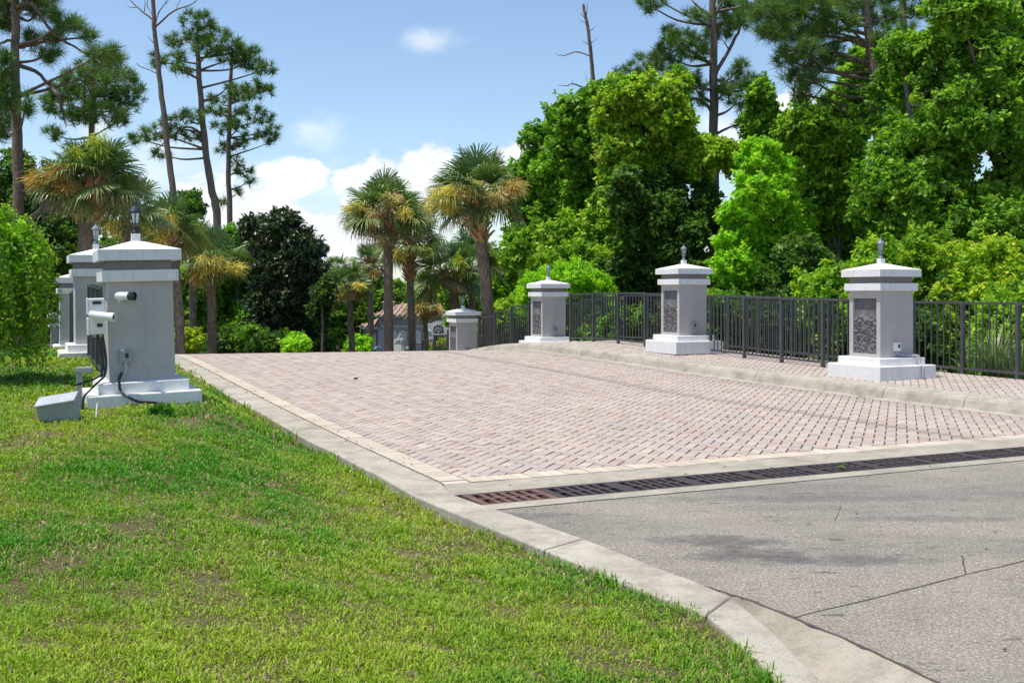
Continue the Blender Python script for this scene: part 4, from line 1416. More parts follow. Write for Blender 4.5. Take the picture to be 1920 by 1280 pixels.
palm('tallest cabbage palm with large yellow sprays and a criss-cross trunk, right of the middle pair', [(897, 420), (904, 470), (912, 540), (917, 680)], .20, 33, (890, 350), 104,
     [(860, 356, 26, 16, 'y'), (825, 370, 18, 16, 'y'), (935, 366, 22, 20, 't'), (962, 350, 16, 14, 'o'), (882, 345, 14, 10, 'y'), (845, 385, 12, 14, 'y')], 58, 42, .65)
palm('squat cabbage palm with one bright yellow hanging spray behind the far pillar', [(851, 545), (853, 570), (858, 650)], .21, 44, (842, 505), 82, [(861, 494, 10, 20, 'g')], 59, 26, .3)
palm('half-hidden cabbage palm left of the tallest palm trunk', [(885, 520), (885, 560), (886, 650)], .17, 46, (888, 475), 72, [], 60, 24, .3)
palm('young cabbage palm with yellow sprays beside the magnolia', [(656, 557), (657, 600), (660, 657)], .14, 44, (652, 530), 56, [(672, 534, 9, 9, 'y'), (638, 548, 10, 8, 'y')], 61, 26, False)
palm('small cabbage palm with orange sprays in front of the tiled roof', [(797, 592), (798, 620), (800, 657)], .12, 50, (797, 573), 40, [(790, 578, 11, 8, 'o'), (816, 578, 9, 7, 'o')], 62, 22, .5)
palm('distant dark palm top above the young palm', [(633, 515), (634, 600)], .14, 70, (632, 498), 32, [], 63, 20, False, 0)
palm('distant palm with browned fronds behind the left tall palm', [(694, 505), (695, 600)], .16, 54, (692, 485), 44, [(700, 512, 8, 6, 'o')], 64, 22, .2, .7)

# ---- broadleaf trees, left and middle
broadleaf('broadleaf_tree', 'dark olive tree behind the last lawn pillar at the left edge', 'tree', [(60, 480, 80, 90), (110, 420, 60, 70), (20, 400, 60, 90), (140, 500, 40, 60), (70, 580, 80, 70), (200, 540, 50, 80), (20, 330, 40, 50), (110, 350, 34, 40)], 34, 42000, .17, G_DARK + [(.12, .15, .03)], 71, [[(70, 430), (72, 660)]], dj=1.5)
broadleaf('broadleaf_tree', 'small airy tree against the cloud behind the dead pine', 'tree', [(350, 382, 16, 14), (366, 392, 14, 12), (345, 398, 14, 12), (360, 372, 12, 9)], 46, 2600, .17, G_DARK, 72, [[(356, 385), (357, 440)]], tr=.07, shell=.2)
broadleaf('broadleaf_tree', 'mid green broadleaf tree behind the palm with golden sprays', 'tree', [(440, 560, 60, 60), (360, 560, 40, 70), (480, 500, 40, 50), (400, 610, 70, 50), (455, 450, 40, 26), (500, 450, 26, 30), (470, 620, 50, 40), (420, 500, 40, 40), (330, 610, 30, 50)], 52, 44000, .22, G_MID, 73, [[(440, 480), (442, 655)]], dj=1.5)
broadleaf('magnolia_tree', 'dark magnolia with glossy blackish leaves, left of the middle palms', 'tree', [(535, 436, 26, 28), (575, 470, 24, 34), (560, 490, 44, 46), (545, 530, 56, 56), (555, 590, 50, 60), (500, 480, 34, 46), (515, 560, 50, 56), (585, 540, 20, 46), (480, 430, 26, 18), (592, 600, 14, 40), (530, 630, 60, 26), (525, 412, 14, 12)], 46, 42000, .24, G_MAG, 74, [[(546, 450), (548, 655)]], mat='leaf_gloss', wd=.22, clump=.3, group='broadleaf trees beyond the bridge', up=.3)
broadleaf('broadleaf_tree', 'dark bushy tree between the magnolia and the house', 'tree', [(622, 590, 34, 50), (600, 620, 30, 36), (690, 545, 26, 40), (640, 555, 34, 40), (665, 620, 26, 34), (720, 560, 40, 40)], 66, 26000, .26, G_DARK + G_MID[2:], 75, [[(640, 560), (640, 655)]], dj=1)
broadleaf('broadleaf_tree', 'pale green trees behind the tiled roof', 'tree', [(740, 565, 40, 34), (790, 555, 44, 32), (840, 550, 40, 40), (700, 580, 30, 26)], 78, 24000, .28, G_BRIGHT, 76, [[(770, 560), (770, 655)]], dj=2)
broadleaf('broadleaf_tree', 'bright tree behind the far pillar and the tallest palm', 'tree', [(880, 540, 50, 50), (945, 505, 50, 60), (955, 570, 50, 50), (990, 470, 40, 60), (900, 590, 60, 36)], 52, 30000, .22, G_BRIGHT, 77, [[(940, 500), (942, 655)]], dj=1)
for (x, y, rx, ry, D, pal, lab) in ((348, 640, 26, 20, 36, G_YEL, 'small yellow-green bush just right of the leaning pillar'), (430, 640, 44, 24, 44, G_DARK, 'low dark bush left of the magnolia foot'), (520, 642, 50, 22, 40, G_DARK, 'low dark bush under the magnolia'), (556, 645, 18, 14, 38, G_LIME, 'small lime bush under the magnolia'), (672, 645, 22, 14, 50, G_LIME, 'clipped lime bush beside the house'), (826, 650, 16, 10, 52, G_YEL, 'spiky yellowish shrub before the arched entrance'), (600, 648, 26, 16, 46, G_DARK, 'low dark bush right of the magnolia'), (465, 630, 22, 16, 42, G_MID, 'low mid green bush below the golden sprays')):
    broadleaf('shrub', lab, 'shrub', [(x, y, rx, ry), (x + rx * .4, y + 4, rx * .6, ry * .9), (x - rx * .4, y + 6, rx * .6, ry * .8), (x, y + ry, rx, ry)], D, 4200, .14, pal, int(x), [[(x, y), (x, y + ry)]], group='low shrubs beyond the crest', tr=.03, limbs=2)
broadleaf('young_tree', 'slender young tree with a pale bare stem at the magnolia edge', 'tree', [(604, 560, 16, 24), (598, 580, 14, 20), (610, 545, 12, 18)], 41, 2600, .16, G_MAG + G_DARK, 79, [[(604, 560), (605, 657)]], tr=.085)

# ---- right-hand wood
broadleaf('broadleaf_tree', 'rounded deep green tree at the left end of the right-hand wood', 'tree', [(1035, 300, 60, 70), (1095, 240, 64, 66), (1000, 400, 46, 70), (1080, 360, 80, 80), (1130, 190, 46, 36), (1010, 470, 60, 50), (1110, 440, 80, 60), (985, 345, 26, 50)], 38, 74000, .20, G_MID, 81, [[(1085, 260), (1088, 640)]], tr=.22, dj=1.5, limbs=6)
broadleaf('vine_covered_tree', 'tree smothered in bright vines over a dark leafy column', 'tree', [(1190, 180, 50, 44), (1240, 210, 50, 60), (1200, 260, 56, 60), (1262, 290, 56, 60), (1170, 310, 50, 60), (1310, 300, 44, 40), (1215, 350, 60, 60), (1155, 230, 40, 50), (1270, 170, 24, 30), (1352, 290, 40, 26)], 33, 72000, .16, G_BRIGHT + [(.22, .20, .04)], 82, [[(1232, 220), (1240, 640)]], tr=.2, dj=1, limbs=6)
broadleaf('ivy_column', 'dark ivy column hanging below the vine-smothered tree', 'tree', [(1250, 400, 60, 70), (1280, 470, 60, 70), (1220, 460, 50, 60), (1310, 400, 40, 60), (1190, 420, 40, 50), (1270, 540, 70, 50), (1180, 520, 60, 50), (1225, 360, 50, 40), (1170, 360, 30, 40)], 32.2, 60000, .15, G_DARK, 83, [[(1262, 400), (1265, 640)]], tr=.15, dj=1)
broadleaf('broadleaf_tree', 'shorter leafy tree filling the gap behind the second pillar', 'tree', [(1120, 500, 60, 50), (1060, 460, 50, 50), (1140, 420, 46, 50), (1040, 520, 60, 40), (1160, 590, 80, 50)], 35, 36000, .17, G_MID + G_BRIGHT[2:], 84, [[(1110, 480), (1110, 640)]], tr=.12)
broadleaf('sapling', 'bright yellow-green sapling behind the second pillar and the railing', 'tree', [(1425, 300, 32, 36), (1432, 360, 48, 44), (1400, 420, 44, 56), (1460, 430, 56, 60), (1425, 500, 70, 56), (1490, 490, 46, 46), (1372, 490, 34, 46), (1450, 330, 40, 40)], 27, 46000, .135, G_LIME, 85, [[(1428, 300), (1432, 640)]], tr=.07, dj=.8)
broadleaf('broadleaf_tree', 'slim upright tree in the gap of sky behind the sapling', 'tree', [(1426, 180, 18, 26), (1432, 220, 26, 30), (1415, 240, 22, 22), (1450, 245, 28, 22)], 33, 5200, .16, G_MID, 86, [[(1428, 190), (1432, 420)]], tr=.05)
broadleaf('broadleaf_tree', 'mid green tree between the sapling and the sweetgum', 'tree', [(1510, 240, 46, 40), (1570, 290, 70, 60), (1540, 370, 70, 60), (1610, 390, 70, 70), (1590, 200, 44, 40), (1560, 460, 70, 60), (1490, 300, 40, 40), (1620, 130, 44, 40)], 29, 62000, .15, G_MID + G_BRIGHT[2:], 87, [[(1570, 260), (1575, 640)]], tr=.14, dj=1, limbs=6)
broadleaf('sweetgum_tree', 'large sweetgum with a pale grey trunk at the right edge', 'tree', [(1690, 200, 70, 70), (1770, 120, 80, 80), (1850, 80, 70, 70), (1730, 290, 90, 80), (1820, 230, 90, 90), (1900, 170, 60, 90), (1670, 370, 70, 70), (1790, 380, 90, 70), (1910, 330, 50, 90), (1800, 20, 70, 40), (1700, 110, 50, 40)], 25, 105000, .13, G_MID, 88, [[(1820, 60), (1840, 180), (1868, 300), (1886, 420), (1896, 640)], [(1700, 160), (1716, 300), (1730, 640)]], tr=.15, dj=1.6, limbs=7, depth=.9, bk='bark_grey')
broadleaf('broadleaf_tree', 'dark understorey tree behind the sapling and the nearest pillar', 'tree', [(1520, 430, 70, 60), (1600, 470, 70, 60), (1680, 450, 70, 60), (1500, 540, 70, 60), (1620, 560, 80, 60), (1390, 470, 50, 60), (1370, 560, 60, 60)], 33, 40000, .17, G_DARK + G_MID[2:], 94, [[(1590, 430), (1592, 640)]], tr=.1)
broadleaf('broadleaf_tree', 'dark understorey tree behind the sweetgum at the right', 'tree', [(1760, 440, 80, 60), (1850, 400, 80, 70), (1930, 470, 70, 70), (1780, 530, 90, 60), (1880, 550, 80, 60), (1720, 350, 60, 60)], 28, 46000, .15, G_DARK + G_MID[1:], 95, [[(1800, 430), (1802, 640)]], tr=.1)
broadleaf('broadleaf_tree', 'dark leaning tree behind the sweetgum in the top right corner', 'tree', [(1880, -20, 70, 40), (1960, 60, 70, 90), (1960, 220, 60, 100), (1990, 380, 80, 100), (1930, 450, 60, 60)], 30, 36000, .16, G_DARK + G_MID[2:], 89, [[(1960, 100), (1965, 640)]], tr=.16)
for i, (x, y, rx, ry, D, n, L, pal, lab) in enumerate((
        (1350, 600, 60, 60, 24.5, 11000, .11, G_MID, 'mid green shrub behind the railing right of the second pillar'),
        (1440, 610, 60, 60, 24, 11000, .11, G_DARK, 'dark shrub behind the railing between the two nearest pillars'),
        (1535, 580, 60, 70, 23.5, 13000, .11, G_BRIGHT, 'bright leafy shrub left of the nearest footpath pillar'),
        (1500, 500, 60, 50, 25, 9000, .12, G_DARK, 'dark leafy shrub below the mid green tree'),
        (1640, 520, 70, 70, 22.5, 15000, .10, G_BRIGHT, 'yellow-green shrub behind the nearest footpath pillar'),
        (1725, 480, 70, 50, 22.5, 13000, .10, G_MID + G_YEL[1:3], 'yellow-green shrub right of the nearest footpath lantern'),
        (1780, 600, 70, 70, 21, 15000, .09, G_DARK + G_YEL[1:3], 'dark shrub with pale flecks behind the right-hand railing'),
        (1850, 500, 80, 50, 21.5, 14000, .09, G_BRIGHT + G_YEL[1:], 'broad yellow-green shrub at the right edge'),
        (1910, 420, 60, 60, 23, 12000, .11, G_MID, 'shrub climbing at the right edge under the sweetgum'),
        (1890, 610, 60, 70, 19.5, 12000, .09, G_BRIGHT, 'bright shrub behind the strappy plants at the right edge'),
        (1700, 640, 60, 50, 20, 10000, .09, G_DARK, 'dark low shrub behind the nearest pillar foot'),
        (1600, 650, 60, 50, 21, 10000, .09, G_DARK, 'dark low shrub left of the nearest pillar foot'),
        (1960, 560, 60, 90, 20, 10000, .1, G_MID, 'shrub just past the right edge'),
        (1290, 610, 60, 50, 27, 8000, .12, G_DARK, 'dark shrub behind the second pillar'),
        (1170, 620, 70, 40, 28, 8000, .12, G_MID, 'mid green shrub behind the railing left of the second pillar'),
        (960, 600, 50, 40, 40, 8000, .14, G_BRIGHT, 'bright shrub behind the stepped railing'),
        (1000, 620, 50, 40, 36, 7000, .13, G_MID, 'mid green shrub behind the third pillar'))):
    broadleaf('shrub', lab, 'shrub', [(x, y, rx, ry), (x + rx * .5, y + ry * .3, rx * .7, ry * .7), (x - rx * .5, y + ry * .4, rx * .7, ry * .7), (x, y + ry * .8, rx * 1.1, ry * .7), (x + rx * .1, y - ry * .4, rx * .6, ry * .6)], D, n, L, pal, 200 + i, [[(x, y), (x, y + ry)]], group='shrubs behind the footpath railing', tr=.04, limbs=3, zbase=-3.6)
# feathery bright clump behind the third pillar
for i, (x, y, rx, ry, lab) in enumerate(((1075, 530, 50, 36, 'feathery lime bush behind the third footpath pillar'), (1018, 545, 40, 34, 'feathery lime bush left of the third footpath lantern'), (1118, 545, 30, 30, 'small feathery lime bush behind the stepped railing top'))):
    broadleaf('feathery_bush', lab, 'shrub', [(x, y, rx, ry), (x - rx * .5, y + ry * .5, rx * .7, ry * .8), (x + rx * .5, y + ry * .5, rx * .7, ry * .8), (x, y + ry, rx * 1.1, ry)], 31, 13000, .13, G_LIME, 300 + i, [[(x, y), (x, y + ry)]], group='feathery lime bushes', tr=.03, limbs=2, wd=.14, up=1.2, droop=-.5)

# strappy clumps behind the right railing
def strappy(x, y, D, n, h, lab, seed):
    r = np.random.default_rng(seed)
    b = P(x, y, D)
    t = thing('strappy_plant', lab, 'plant', b, (0, 0, 0), 'strappy plants behind the railing')
    V = []; C = []
    for i in range(n):
        az = r.uniform(0, 6.28); ln = r.uniform(.15, .9); H = h * r.uniform(.6, 1.1)
        o = np.array([math.cos(az), math.sin(az), 0]); s = np.array([-o[1], o[0], 0]) * .016
        p = o * r.uniform(0, .12); prev = p; w0 = 1
        c = np.array([.13, .25, .055]) * r.uniform(.6, 1.6) if r.random() < .8 else np.array([.36, .33, .17])
        for k in range(1, 6):
            f = k / 5
            q = o * (.1 + H * ln * f * f * .8) + np.array([0, 0, H * (f - .38 * ln * f ** 3)])
            w1 = 1 - .8 * f
            V.append([prev - s * w0, prev + s * w0, q + s * w1, q - s * w1]); C.append(c)
            prev = q; w0 = w1
    link('leaves', mesh_np('leaves', np.array(V), 4, np.array(C)), M['frond'], t)
strappy(1862, 735, 17.0, 130, 1.25, 'tall strappy plant with some dry blades behind the right-hand railing', 1)
strappy(1915, 745, 16.6, 120, 1.15, 'strappy plant at the right edge behind the railing', 2)
strappy(1820, 735, 17.8, 70, .8, 'shorter strappy plant behind the railing near the corner post', 3)

# drooping bush at the left edge
def weeping():
    D = 12.6; r = np.random.default_rng(91)
    base = P(-25, 740, D); base.z = -1.2 + EYE
    t = thing('drooping_bush', 'bright green drooping bush overhanging the lawn at the left edge', 'bush', base)
    V = []; C = []; tb2 = MB()
    top = P(-5, 450, D)
    tb2.tube([base - base, P(-20, 640, D) - base, P(-5, 520, D) - base, P(5, 440, D) - base], [.05, .045, .035, .015], 8, .1)
    for i in range(190):
        az = r.uniform(0, 6.28); R1 = r.uniform(.12, 1) ** .6 * .62
        s0 = np.array(P(-12 + r.uniform(-8, 8), r.uniform(410, 560), D))
        o = np.array([math.cos(az), math.sin(az), 0])
        hup = r.uniform(.05, .32); drop = r.uniform(.4, 1.35)
        pts = []
        for k in range(15):
            f = k / 14
            pts.append(s0 + o * R1 * (1 - (1 - f) ** 1.8) * 1.15 + np.array([0, 0, hup * math.sin(min(f * 2.6, math.pi)) - drop * f ** 2.0]))
        zmin = -1.12 + EYE + r.uniform(0, .25)
        tb2.tube([Vector(p) - base for p in pts[::2]], [.009 * (1 - .8 * k / 7) for k in range(8)], 4, 0, False)
        tone = r.random()
        for k in range(1, 15):
            if pts[k][2] < zmin: break
            for q in range(15):
                a = r.random(); p = pts[k - 1] * a + pts[k] * (1 - a) + r.normal(size=3) * .035
                d = unit(r.normal(size=3) * .6 + o * .4 + np.array([0, 0, -.55])); s = unit(np.cross(d, r.normal(size=3)))
                L = r.uniform(.035, .075); n_ = np.cross(d, s)
                V.append([p, p + d * L * .45 + s * L * .22, p + d * L, p + d * L * .45 - s * L * .22])
                f = np.clip(tone * .6 + r.uniform(0, .5), 0, 1)
                C.append(np.array([.09, .27, .018]) * (1 - f) + np.array([.40, .58, .04]) * f)
    tb2.build('branches', M['bark_grey'], t, smooth=True)
    B = lumpy(px_blobs([(-10, 490, 55, 70), (-10, 580, 55, 80), (25, 470, 36, 44), (-45, 580, 60, 110)], D, .8), 5)
    V2, C2 = leaf_cloud(B, 13000, .06, .26, G_LIME, 92, clump=.2, droop=.6, up=.4)
    link('crown', mesh_np('crown', np.concatenate([np.array(V), V2]) - np.array(base), 4, np.concatenate([np.array(C), C2])), M['leaf'], t)
weeping()

# small weeds at the camera pillar foot
def weeds(x, y, n, lab, seed, sp=.12):
    r = np.random.default_rng(seed)
    g_ = gp(x, y, -1.18); s_, l_ = sl(*g_)
    b = Vector((g_[0], g_[1], float(lawn_z(np.array(s_), np.array(l_))) + EYE))
    V = []; C = []
    for i in range(n):
        p = np.array([r.uniform(-1, 1) * sp, r.uniform(-.5, .5) * sp, r.uniform(0, .07)])
        d = unit(r.normal(size=3) + np.array([0, 0, .6])); s = unit(np.cross(d, r.normal(size=3))); L = r.uniform(.05, .09)
        V.append([p, p + d * L * .5 + s * L * .3, p + d * L, p + d * L * .5 - s * L * .3])
        C.append(np.array([.07, .20, .02]) * r.uniform(.7, 1.5))
    o = link('weed_clump', mesh_np('weed_clump', np.array(V), 4, np.array(C)), M['leaf'])
    o.location = b
    tag(o, lab, 'weed', 'weeds around the leaning pillar')
weeds(300, 785, 160, 'green weeds at the front of the white plinth', 1)
weeds(150, 745, 120, 'green weeds by the grey post', 2, .08)
weeds(180, 690, 150, 'pale tuft of weeds at the second lawn pillar plinth', 3, .12)

# distant wood closing the view
def far_wood():
    r = np.random.default_rng(77)
    bl = []
    for i in range(150):
        x = r.uniform(-95, 95); y = r.uniform(88, 120)
        h = r.uniform(4.0, 6.2) if -24 < x < -6 else r.uniform(5, 9)
        if -26 < x < 2: h = r.uniform(4.2, 6.0)
        bl.append(((x, y, -4.7 + EYE + h * .5), (r.uniform(3, 5.5), 3, h * .55)))
    for i in range(70):
        s = 1 if r.random() < .62 else -1
        x = s * r.uniform(28, 60); y = r.uniform(8, 88); h = r.uniform(7, 14)
        bl.append(((x if s > 0 else x - 2, y, -4.7 + EYE + h * .5), (r.uniform(3, 5), 3, h * .55)))
    V, C = leaf_cloud(bl, 150000, .55, .34, G_DARK + G_MID[2:], 78, clump=.3, per=30)
    o = link('far_wood', mesh_np('far_wood', V, 4, C), M['leaf'])
    tag(o, 'distant wood closing the view behind the house', 'wood', None, 'stuff')
far_wood()
# ------------------------------------------------------------------ house beyond the bridge
def house():
    D = 60; k = D / F
    X = lambda px: (px - 960) * k
    Z = lambda py: (HZ - py) * k
    zg = -4.75
    base = Vector((X(770), D, zg + EYE))
    t = thing('house', 'low grey house with a tiled roof and a white arched entrance beyond the bridge', 'house', base)
    def bx(b, x0, x1, y0, y1, z0, z1):
        return b.box(((x0 + x1) / 2 - base.x, (y0 + y1) / 2 - D, (z0 + z1) / 2 - zg), (x1 - x0, y1 - y0, z1 - z0))
    HW = stucco('house_stucco', (.42, .415, .41), (.3, .29, .28)); WH = M['white']
    tile = NT('roof_tile')
    f = tile.noise(5, 5, .7); 
    tile.base(tile.ramp(f, [(.3, (.18, .115, .085)), (.5, (.32, .21, .155)), (.7, (.48, .385, .31))]))
    tile.set(Roughness=.85)
    TM = tile.m
    # walls
    b = MB(); bx(b, X(709), X(862), D, D + 9, zg, Z(593)); b.build('wall', HW, t)
    b = MB(); bx(b, X(681), X(709), D + .4, D + 7, zg, Z(615)); b.build('wall', HW, t)
    b = MB(); bx(b, X(709.5), X(722), D + 2, D + 5, Z(594), Z(567)); b.build('turret', HW, t)
    # hip roofs as courses of tile ridges
    def hip(x0, x1, y0, y1, z0, z1, rx0, rx1, name='roof'):
        b = MB()
        ym = (y0 + y1) / 2
        L = lambda x, y, z: (x - base.x, y - D, z - zg)
        A = [L(x0, y0, z0), L(x1, y0, z0), L(x1, y1, z0), L(x0, y1, z0)]
        R0, R1 = L(rx0, ym, z1), L(rx1, ym, z1)
        b.poly([A[0], A[1], R1, R0]); b.poly([A[1], A[2], R1]); b.poly([A[2], A[3], R0, R1]); b.poly([A[3], A[0], R0]); b.poly(A[::-1])
        n = int((x1 - x0) / .28)
        for i in range(n):
            u = (i + .5) / n; x = x0 + (x1 - x0) * u
            if x < rx0: f_ = (x - x0) / max(rx0 - x0, .01)
            elif x > rx1: f_ = (x1 - x) / max(x1 - rx1, .01)
            else: f_ = 1
            e = Vector(L(x, y0 + (ym - y0) * f_, z0 + (z1 - z0) * f_)); s = Vector(L(x, y0 - .02, z0 + .02))
            if (e - s).length > .3: b.tube([s, e], .075, 5)
        return b.build(name, TM, t)
    hip(X(697), X(872), D - .5, D + 9.5, Z(591.5), Z(570), X(738), X(836))
    hip(X(673), X(716), D - .1, D + 7.4, Z(612), Z(596), X(700), X(712))
    hip(X(707), X(724), D + 1.7, D + 5.3, Z(567.5), Z(560), X(715), X(717), 'turret_roof')
    b = MB(); bx(b, X(698), X(870), D - .46, D - .32, Z(594.5), Z(591)); b.build('fascia', plain('cream_trim', (.66, .60, .50), .6), t)
    b = MB(); bx(b, X(675), X(709), D - .06, D + .1, Z(616.5), Z(612)); b.build('fascia', bpy.data.materials['cream_trim'], t)
    b = MB(); bx(b, X(709), X(803), D - .07, D - .002, Z(612.6), Z(610.4)); b.build('belt_course', WH, t)
    # arched windows
    def arch(px, w, ytop, ybot, glass_to, name='window', yo=0, fr=.14, mull=True):
        x0, x1 = X(px - w / 2), X(px + w / 2); xm = (x0 + x1) / 2; r = (x1 - x0) / 2
        zt, zb, zs = Z(ytop), Z(ybot), Z(ytop) - r * .85
        def outline(rr, zb_):
            pts = [Vector((xm - rr, 0, zb_)), Vector((xm - rr, 0, zs))]
            for i in range(1, 12):
                a = math.pi * (1 - i / 12)
                pts.append(Vector((xm + rr * math.cos(a), 0, zs + rr * .85 * math.sin(a))))
            pts += [Vector((xm + rr, 0, zs)), Vector((xm + rr, 0, zb_))]
            return pts
        y = D + yo
        b = MB(); b.prism([p + Vector((-base.x, y - .10 - D, -zg)) for p in outline(r, zb)], (0, .099, 0))
        fo = b.build(name, WH, t)
        b = MB(); b.prism([p + Vector((-base.x, y - .125 - D, -zg)) for p in outline(r - fr, zb + .02)], (0, .02, 0))
        b.build('pane', M['window'], fo)
        if mull:
            b = MB()
            b.box((xm - base.x, y - .14 - D, (zs - zg)), (2 * (r - fr), .03, .07)); b.box((xm - base.x, y - .141 - D, (zt + zb) / 2 - zg), (.05, .03, zt - zb - .2))
            for a in (50, 90, 130):
                b.tube([(xm - base.x, y - .14 - D, zs - zg), (xm - base.x + (r - fr) * math.cos(R(a)), y - .14 - D, zs - zg + (r - fr) * .85 * math.sin(R(a)))], .02, 4)
            if glass_to: b.box((xm - base.x, y - .13 - D, (Z(glass_to) + zb) / 2 - zg), (2 * (r - fr), .03, Z(glass_to) - zb))
            b.build('mullion', WH, fo)
        return fo
    arch(738, 13, 619.5, 668, 627)
    arch(755, 14, 619.5, 668, 627)
    arch(783, 13, 619.5, 668, 627)
    arch(697, 12, 623, 668, 629, yo=.4)
    # entrance: white portal, dark glazed door under a fanlight
    b = MB(); bx(b, X(804), X(846), D - 1.4, D + .3, zg, Z(606)); b.build('porch', HW, t)
    e = arch(825.5, 36, 600, 692, 0, 'entrance', -1.42, .26, False)
    b = MB(); bx(b, X(815), X(836), D - 1.60, D - 1.55, Z(625.5), Z(623.5)); b.build('transom', WH, e)
    b = MB()
    xm = X(825.5) - base.x; zs = Z(622) - zg
    for a in (30, 60, 90, 120, 150):
        b.tube([(xm, -1.57, zs), (xm + .36 * math.cos(R(a)), -1.57, zs + .52 * math.sin(R(a)))], .012, 4)
    b.tube([(xm + .2 * math.cos(R(a)), -1.57, zs + .28 * math.sin(R(a))) for a in range(0, 181, 15)], .012, 4)
    b.build('fanlight_bars', WH, e)
    b = MB(); bx(b, X(824.8), X(826.2), D - 1.60, D - 1.55, zg, Z(626)); b.build('door_frame', plain('dark_door', (.06, .05, .05), .4), e)
    for px in (803.5, 847):
        b = MB(); bx(b, X(px) - .06, X(px) + .06, D - 1.5, D - 1.38, zg, Z(617)); b.build('column', WH, t)
    b = MB(); bx(b, X(800), X(812), D - 1.55, D - 1.33, Z(620), Z(617)); b.build('lintel', WH, t)
house()

# entrance sign: white board with a finial and two faint rows of lettering
def sign():
    D = 42; k = D / F
    base = P(748, 690, D)
    t = thing('entrance_sign', 'white shaped sign board with two rows of dark lettering, past the crest', 'sign', base, (0, 0, R(-24)))
    def L(px, py, y=0): return Vector(((px - 748) * k, y, (690 - py) * k))
    o = [(736.8, 690), (736.8, 638), (738.5, 636), (742.5, 635), (744.8, 633), (745.6, 631), (745.4, 628.5), (746.5, 626.8), (748, 626.2), (749.5, 626.8), (750.6, 628.5), (750.4, 631), (751.2, 633), (753.5, 635), (757.5, 636), (759.2, 638), (759.2, 690)]
    MB().prism([L(*p) for p in o[::-1]], (0, .12, 0)).build('board', M['white'], t)
    b = MB(); r = random.Random(4)
    def row(x0, x1, y, n):
        w = (x1 - x0) / n
        for i in range(n):
            x = x0 + w * (i + .15)
            # upright stroke and arm of each letter
            for (dx, dw, y0, y1) in ((0, .28, -1, 1), (.3, .45, r.choice([-1, -.2, .6]), None)):
                ya = y + y0 * .9; yb = (y + y1 * .9) if y1 is not None else ya + .5
                a, c = L(x + dx * w, max(ya, yb), -.006), L(x + (dx + dw) * w, min(ya, yb), -.006)
                b.box((a + c) / 2, (abs(c.x - a.x), .01, abs(c.z - a.z)))
    row(742, 754, 639.2, 6); row(739, 757, 643.2, 7)
    b.build('lettering', M['plastic_black'], t)
sign()
for i, (px, py, lab) in enumerate(((763.5, 650, 'short white marker post right of the entrance sign'), (778.5, 651, 'white marker post between the two palm trunks'))):
    t = thing('marker_post', lab, 'marker post', P(px, 690, 46), (0, 0, 0), 'white marker posts past the crest')
    h = (690 - py) * 46 / F
    MB().box((0, 0, h / 2), (.07 if i else .14, .07, h)).build('post', M['white'], t, bevel=.01)
    MB().box((0, 0, h * .84), (.076 if i else .146, .076, .06)).build('band', M['plastic_black'], t)

# blue car, only its roof showing over the crest
def car():
    D = 57; 
    base = Vector((P(692, 690, D).x, D, -4.28 + EYE))
    t = thing('parked_car', 'blue car beyond the crest with only its roof showing', 'car', base, (0, 0, R(90)))
    paint = plain('blue_car_paint', (.16, .22, .36), .25, .3, None, .04)
    def hull(sec, mat, name, bev=.05):
        """sec: list of (x, half width, z0, z1) stations"""
        b = MB()
        for x, w, z0, z1 in sec:
            b.v += [(x, -w, z0), (x, w, z0), (x, w, z1), (x, -w, z1)]
        n = len(sec)
        for i in range(n - 1):
            for j in range(4):
                q = (j + 1) % 4
                b.f.append((i * 4 + j, i * 4 + q, i * 4 + 4 + q, i * 4 + 4 + j))
        b.f.append((3, 2, 1, 0)); b.f.append(tuple((n - 1) * 4 + j for j in range(4)))
        return b.build(name, mat, t, bevel=bev)
    hull([(-2.2, .75, .35, .72), (-2.0, .86, .28, .92), (-1.2, .9, .25, .98), (.8, .9, .25, .98), (1.9, .86, .28, .86), (2.25, .72, .35, .66)], paint, 'body')
    hull([(-1.5, .72, .97, 1.0), (-.95, .62, .97, 1.40), (.25, .60, .97, 1.40), (1.0, .72, .97, 1.0)], M['window'], 'glasshouse', .02)
    hull([(-1.15, .46, 1.36, 1.42), (-.8, .56, 1.36, 1.50), (-.2, .56, 1.36, 1.52), (.35, .46, 1.36, 1.42)], paint, 'roof', .03)
    for x in (-1.35, 1.35):
        for y in (-.82, .82):
            w = MB().lathe([(.2, -.1), (.31, -.1), (.33, -.06), (.33, .06), (.31, .1), (.2, .1)], 20, (x, y, .33), Matrix.Rotation(math.pi / 2, 3, 'X')).build('wheel', M['plastic_black'], t)
            MB().lathe([(.02, -.105), (.19, -.102), (.19, .102), (.02, .105)], 14, (x, y, .33), Matrix.Rotation(math.pi / 2, 3, 'X')).build('rim', M['plastic_grey'], w)
    for y in (-.6, .6):
        MB().box((2.13, y, .68), (.12, .26, .12)).build('headlight', M['glass'], t, bevel=.02)
        MB().box((-2.12, y, .76), (.08, .26, .13)).build('tail_light', plain('tail_lamp', (.4, .02, .02), .2), t, bevel=.02)
car()

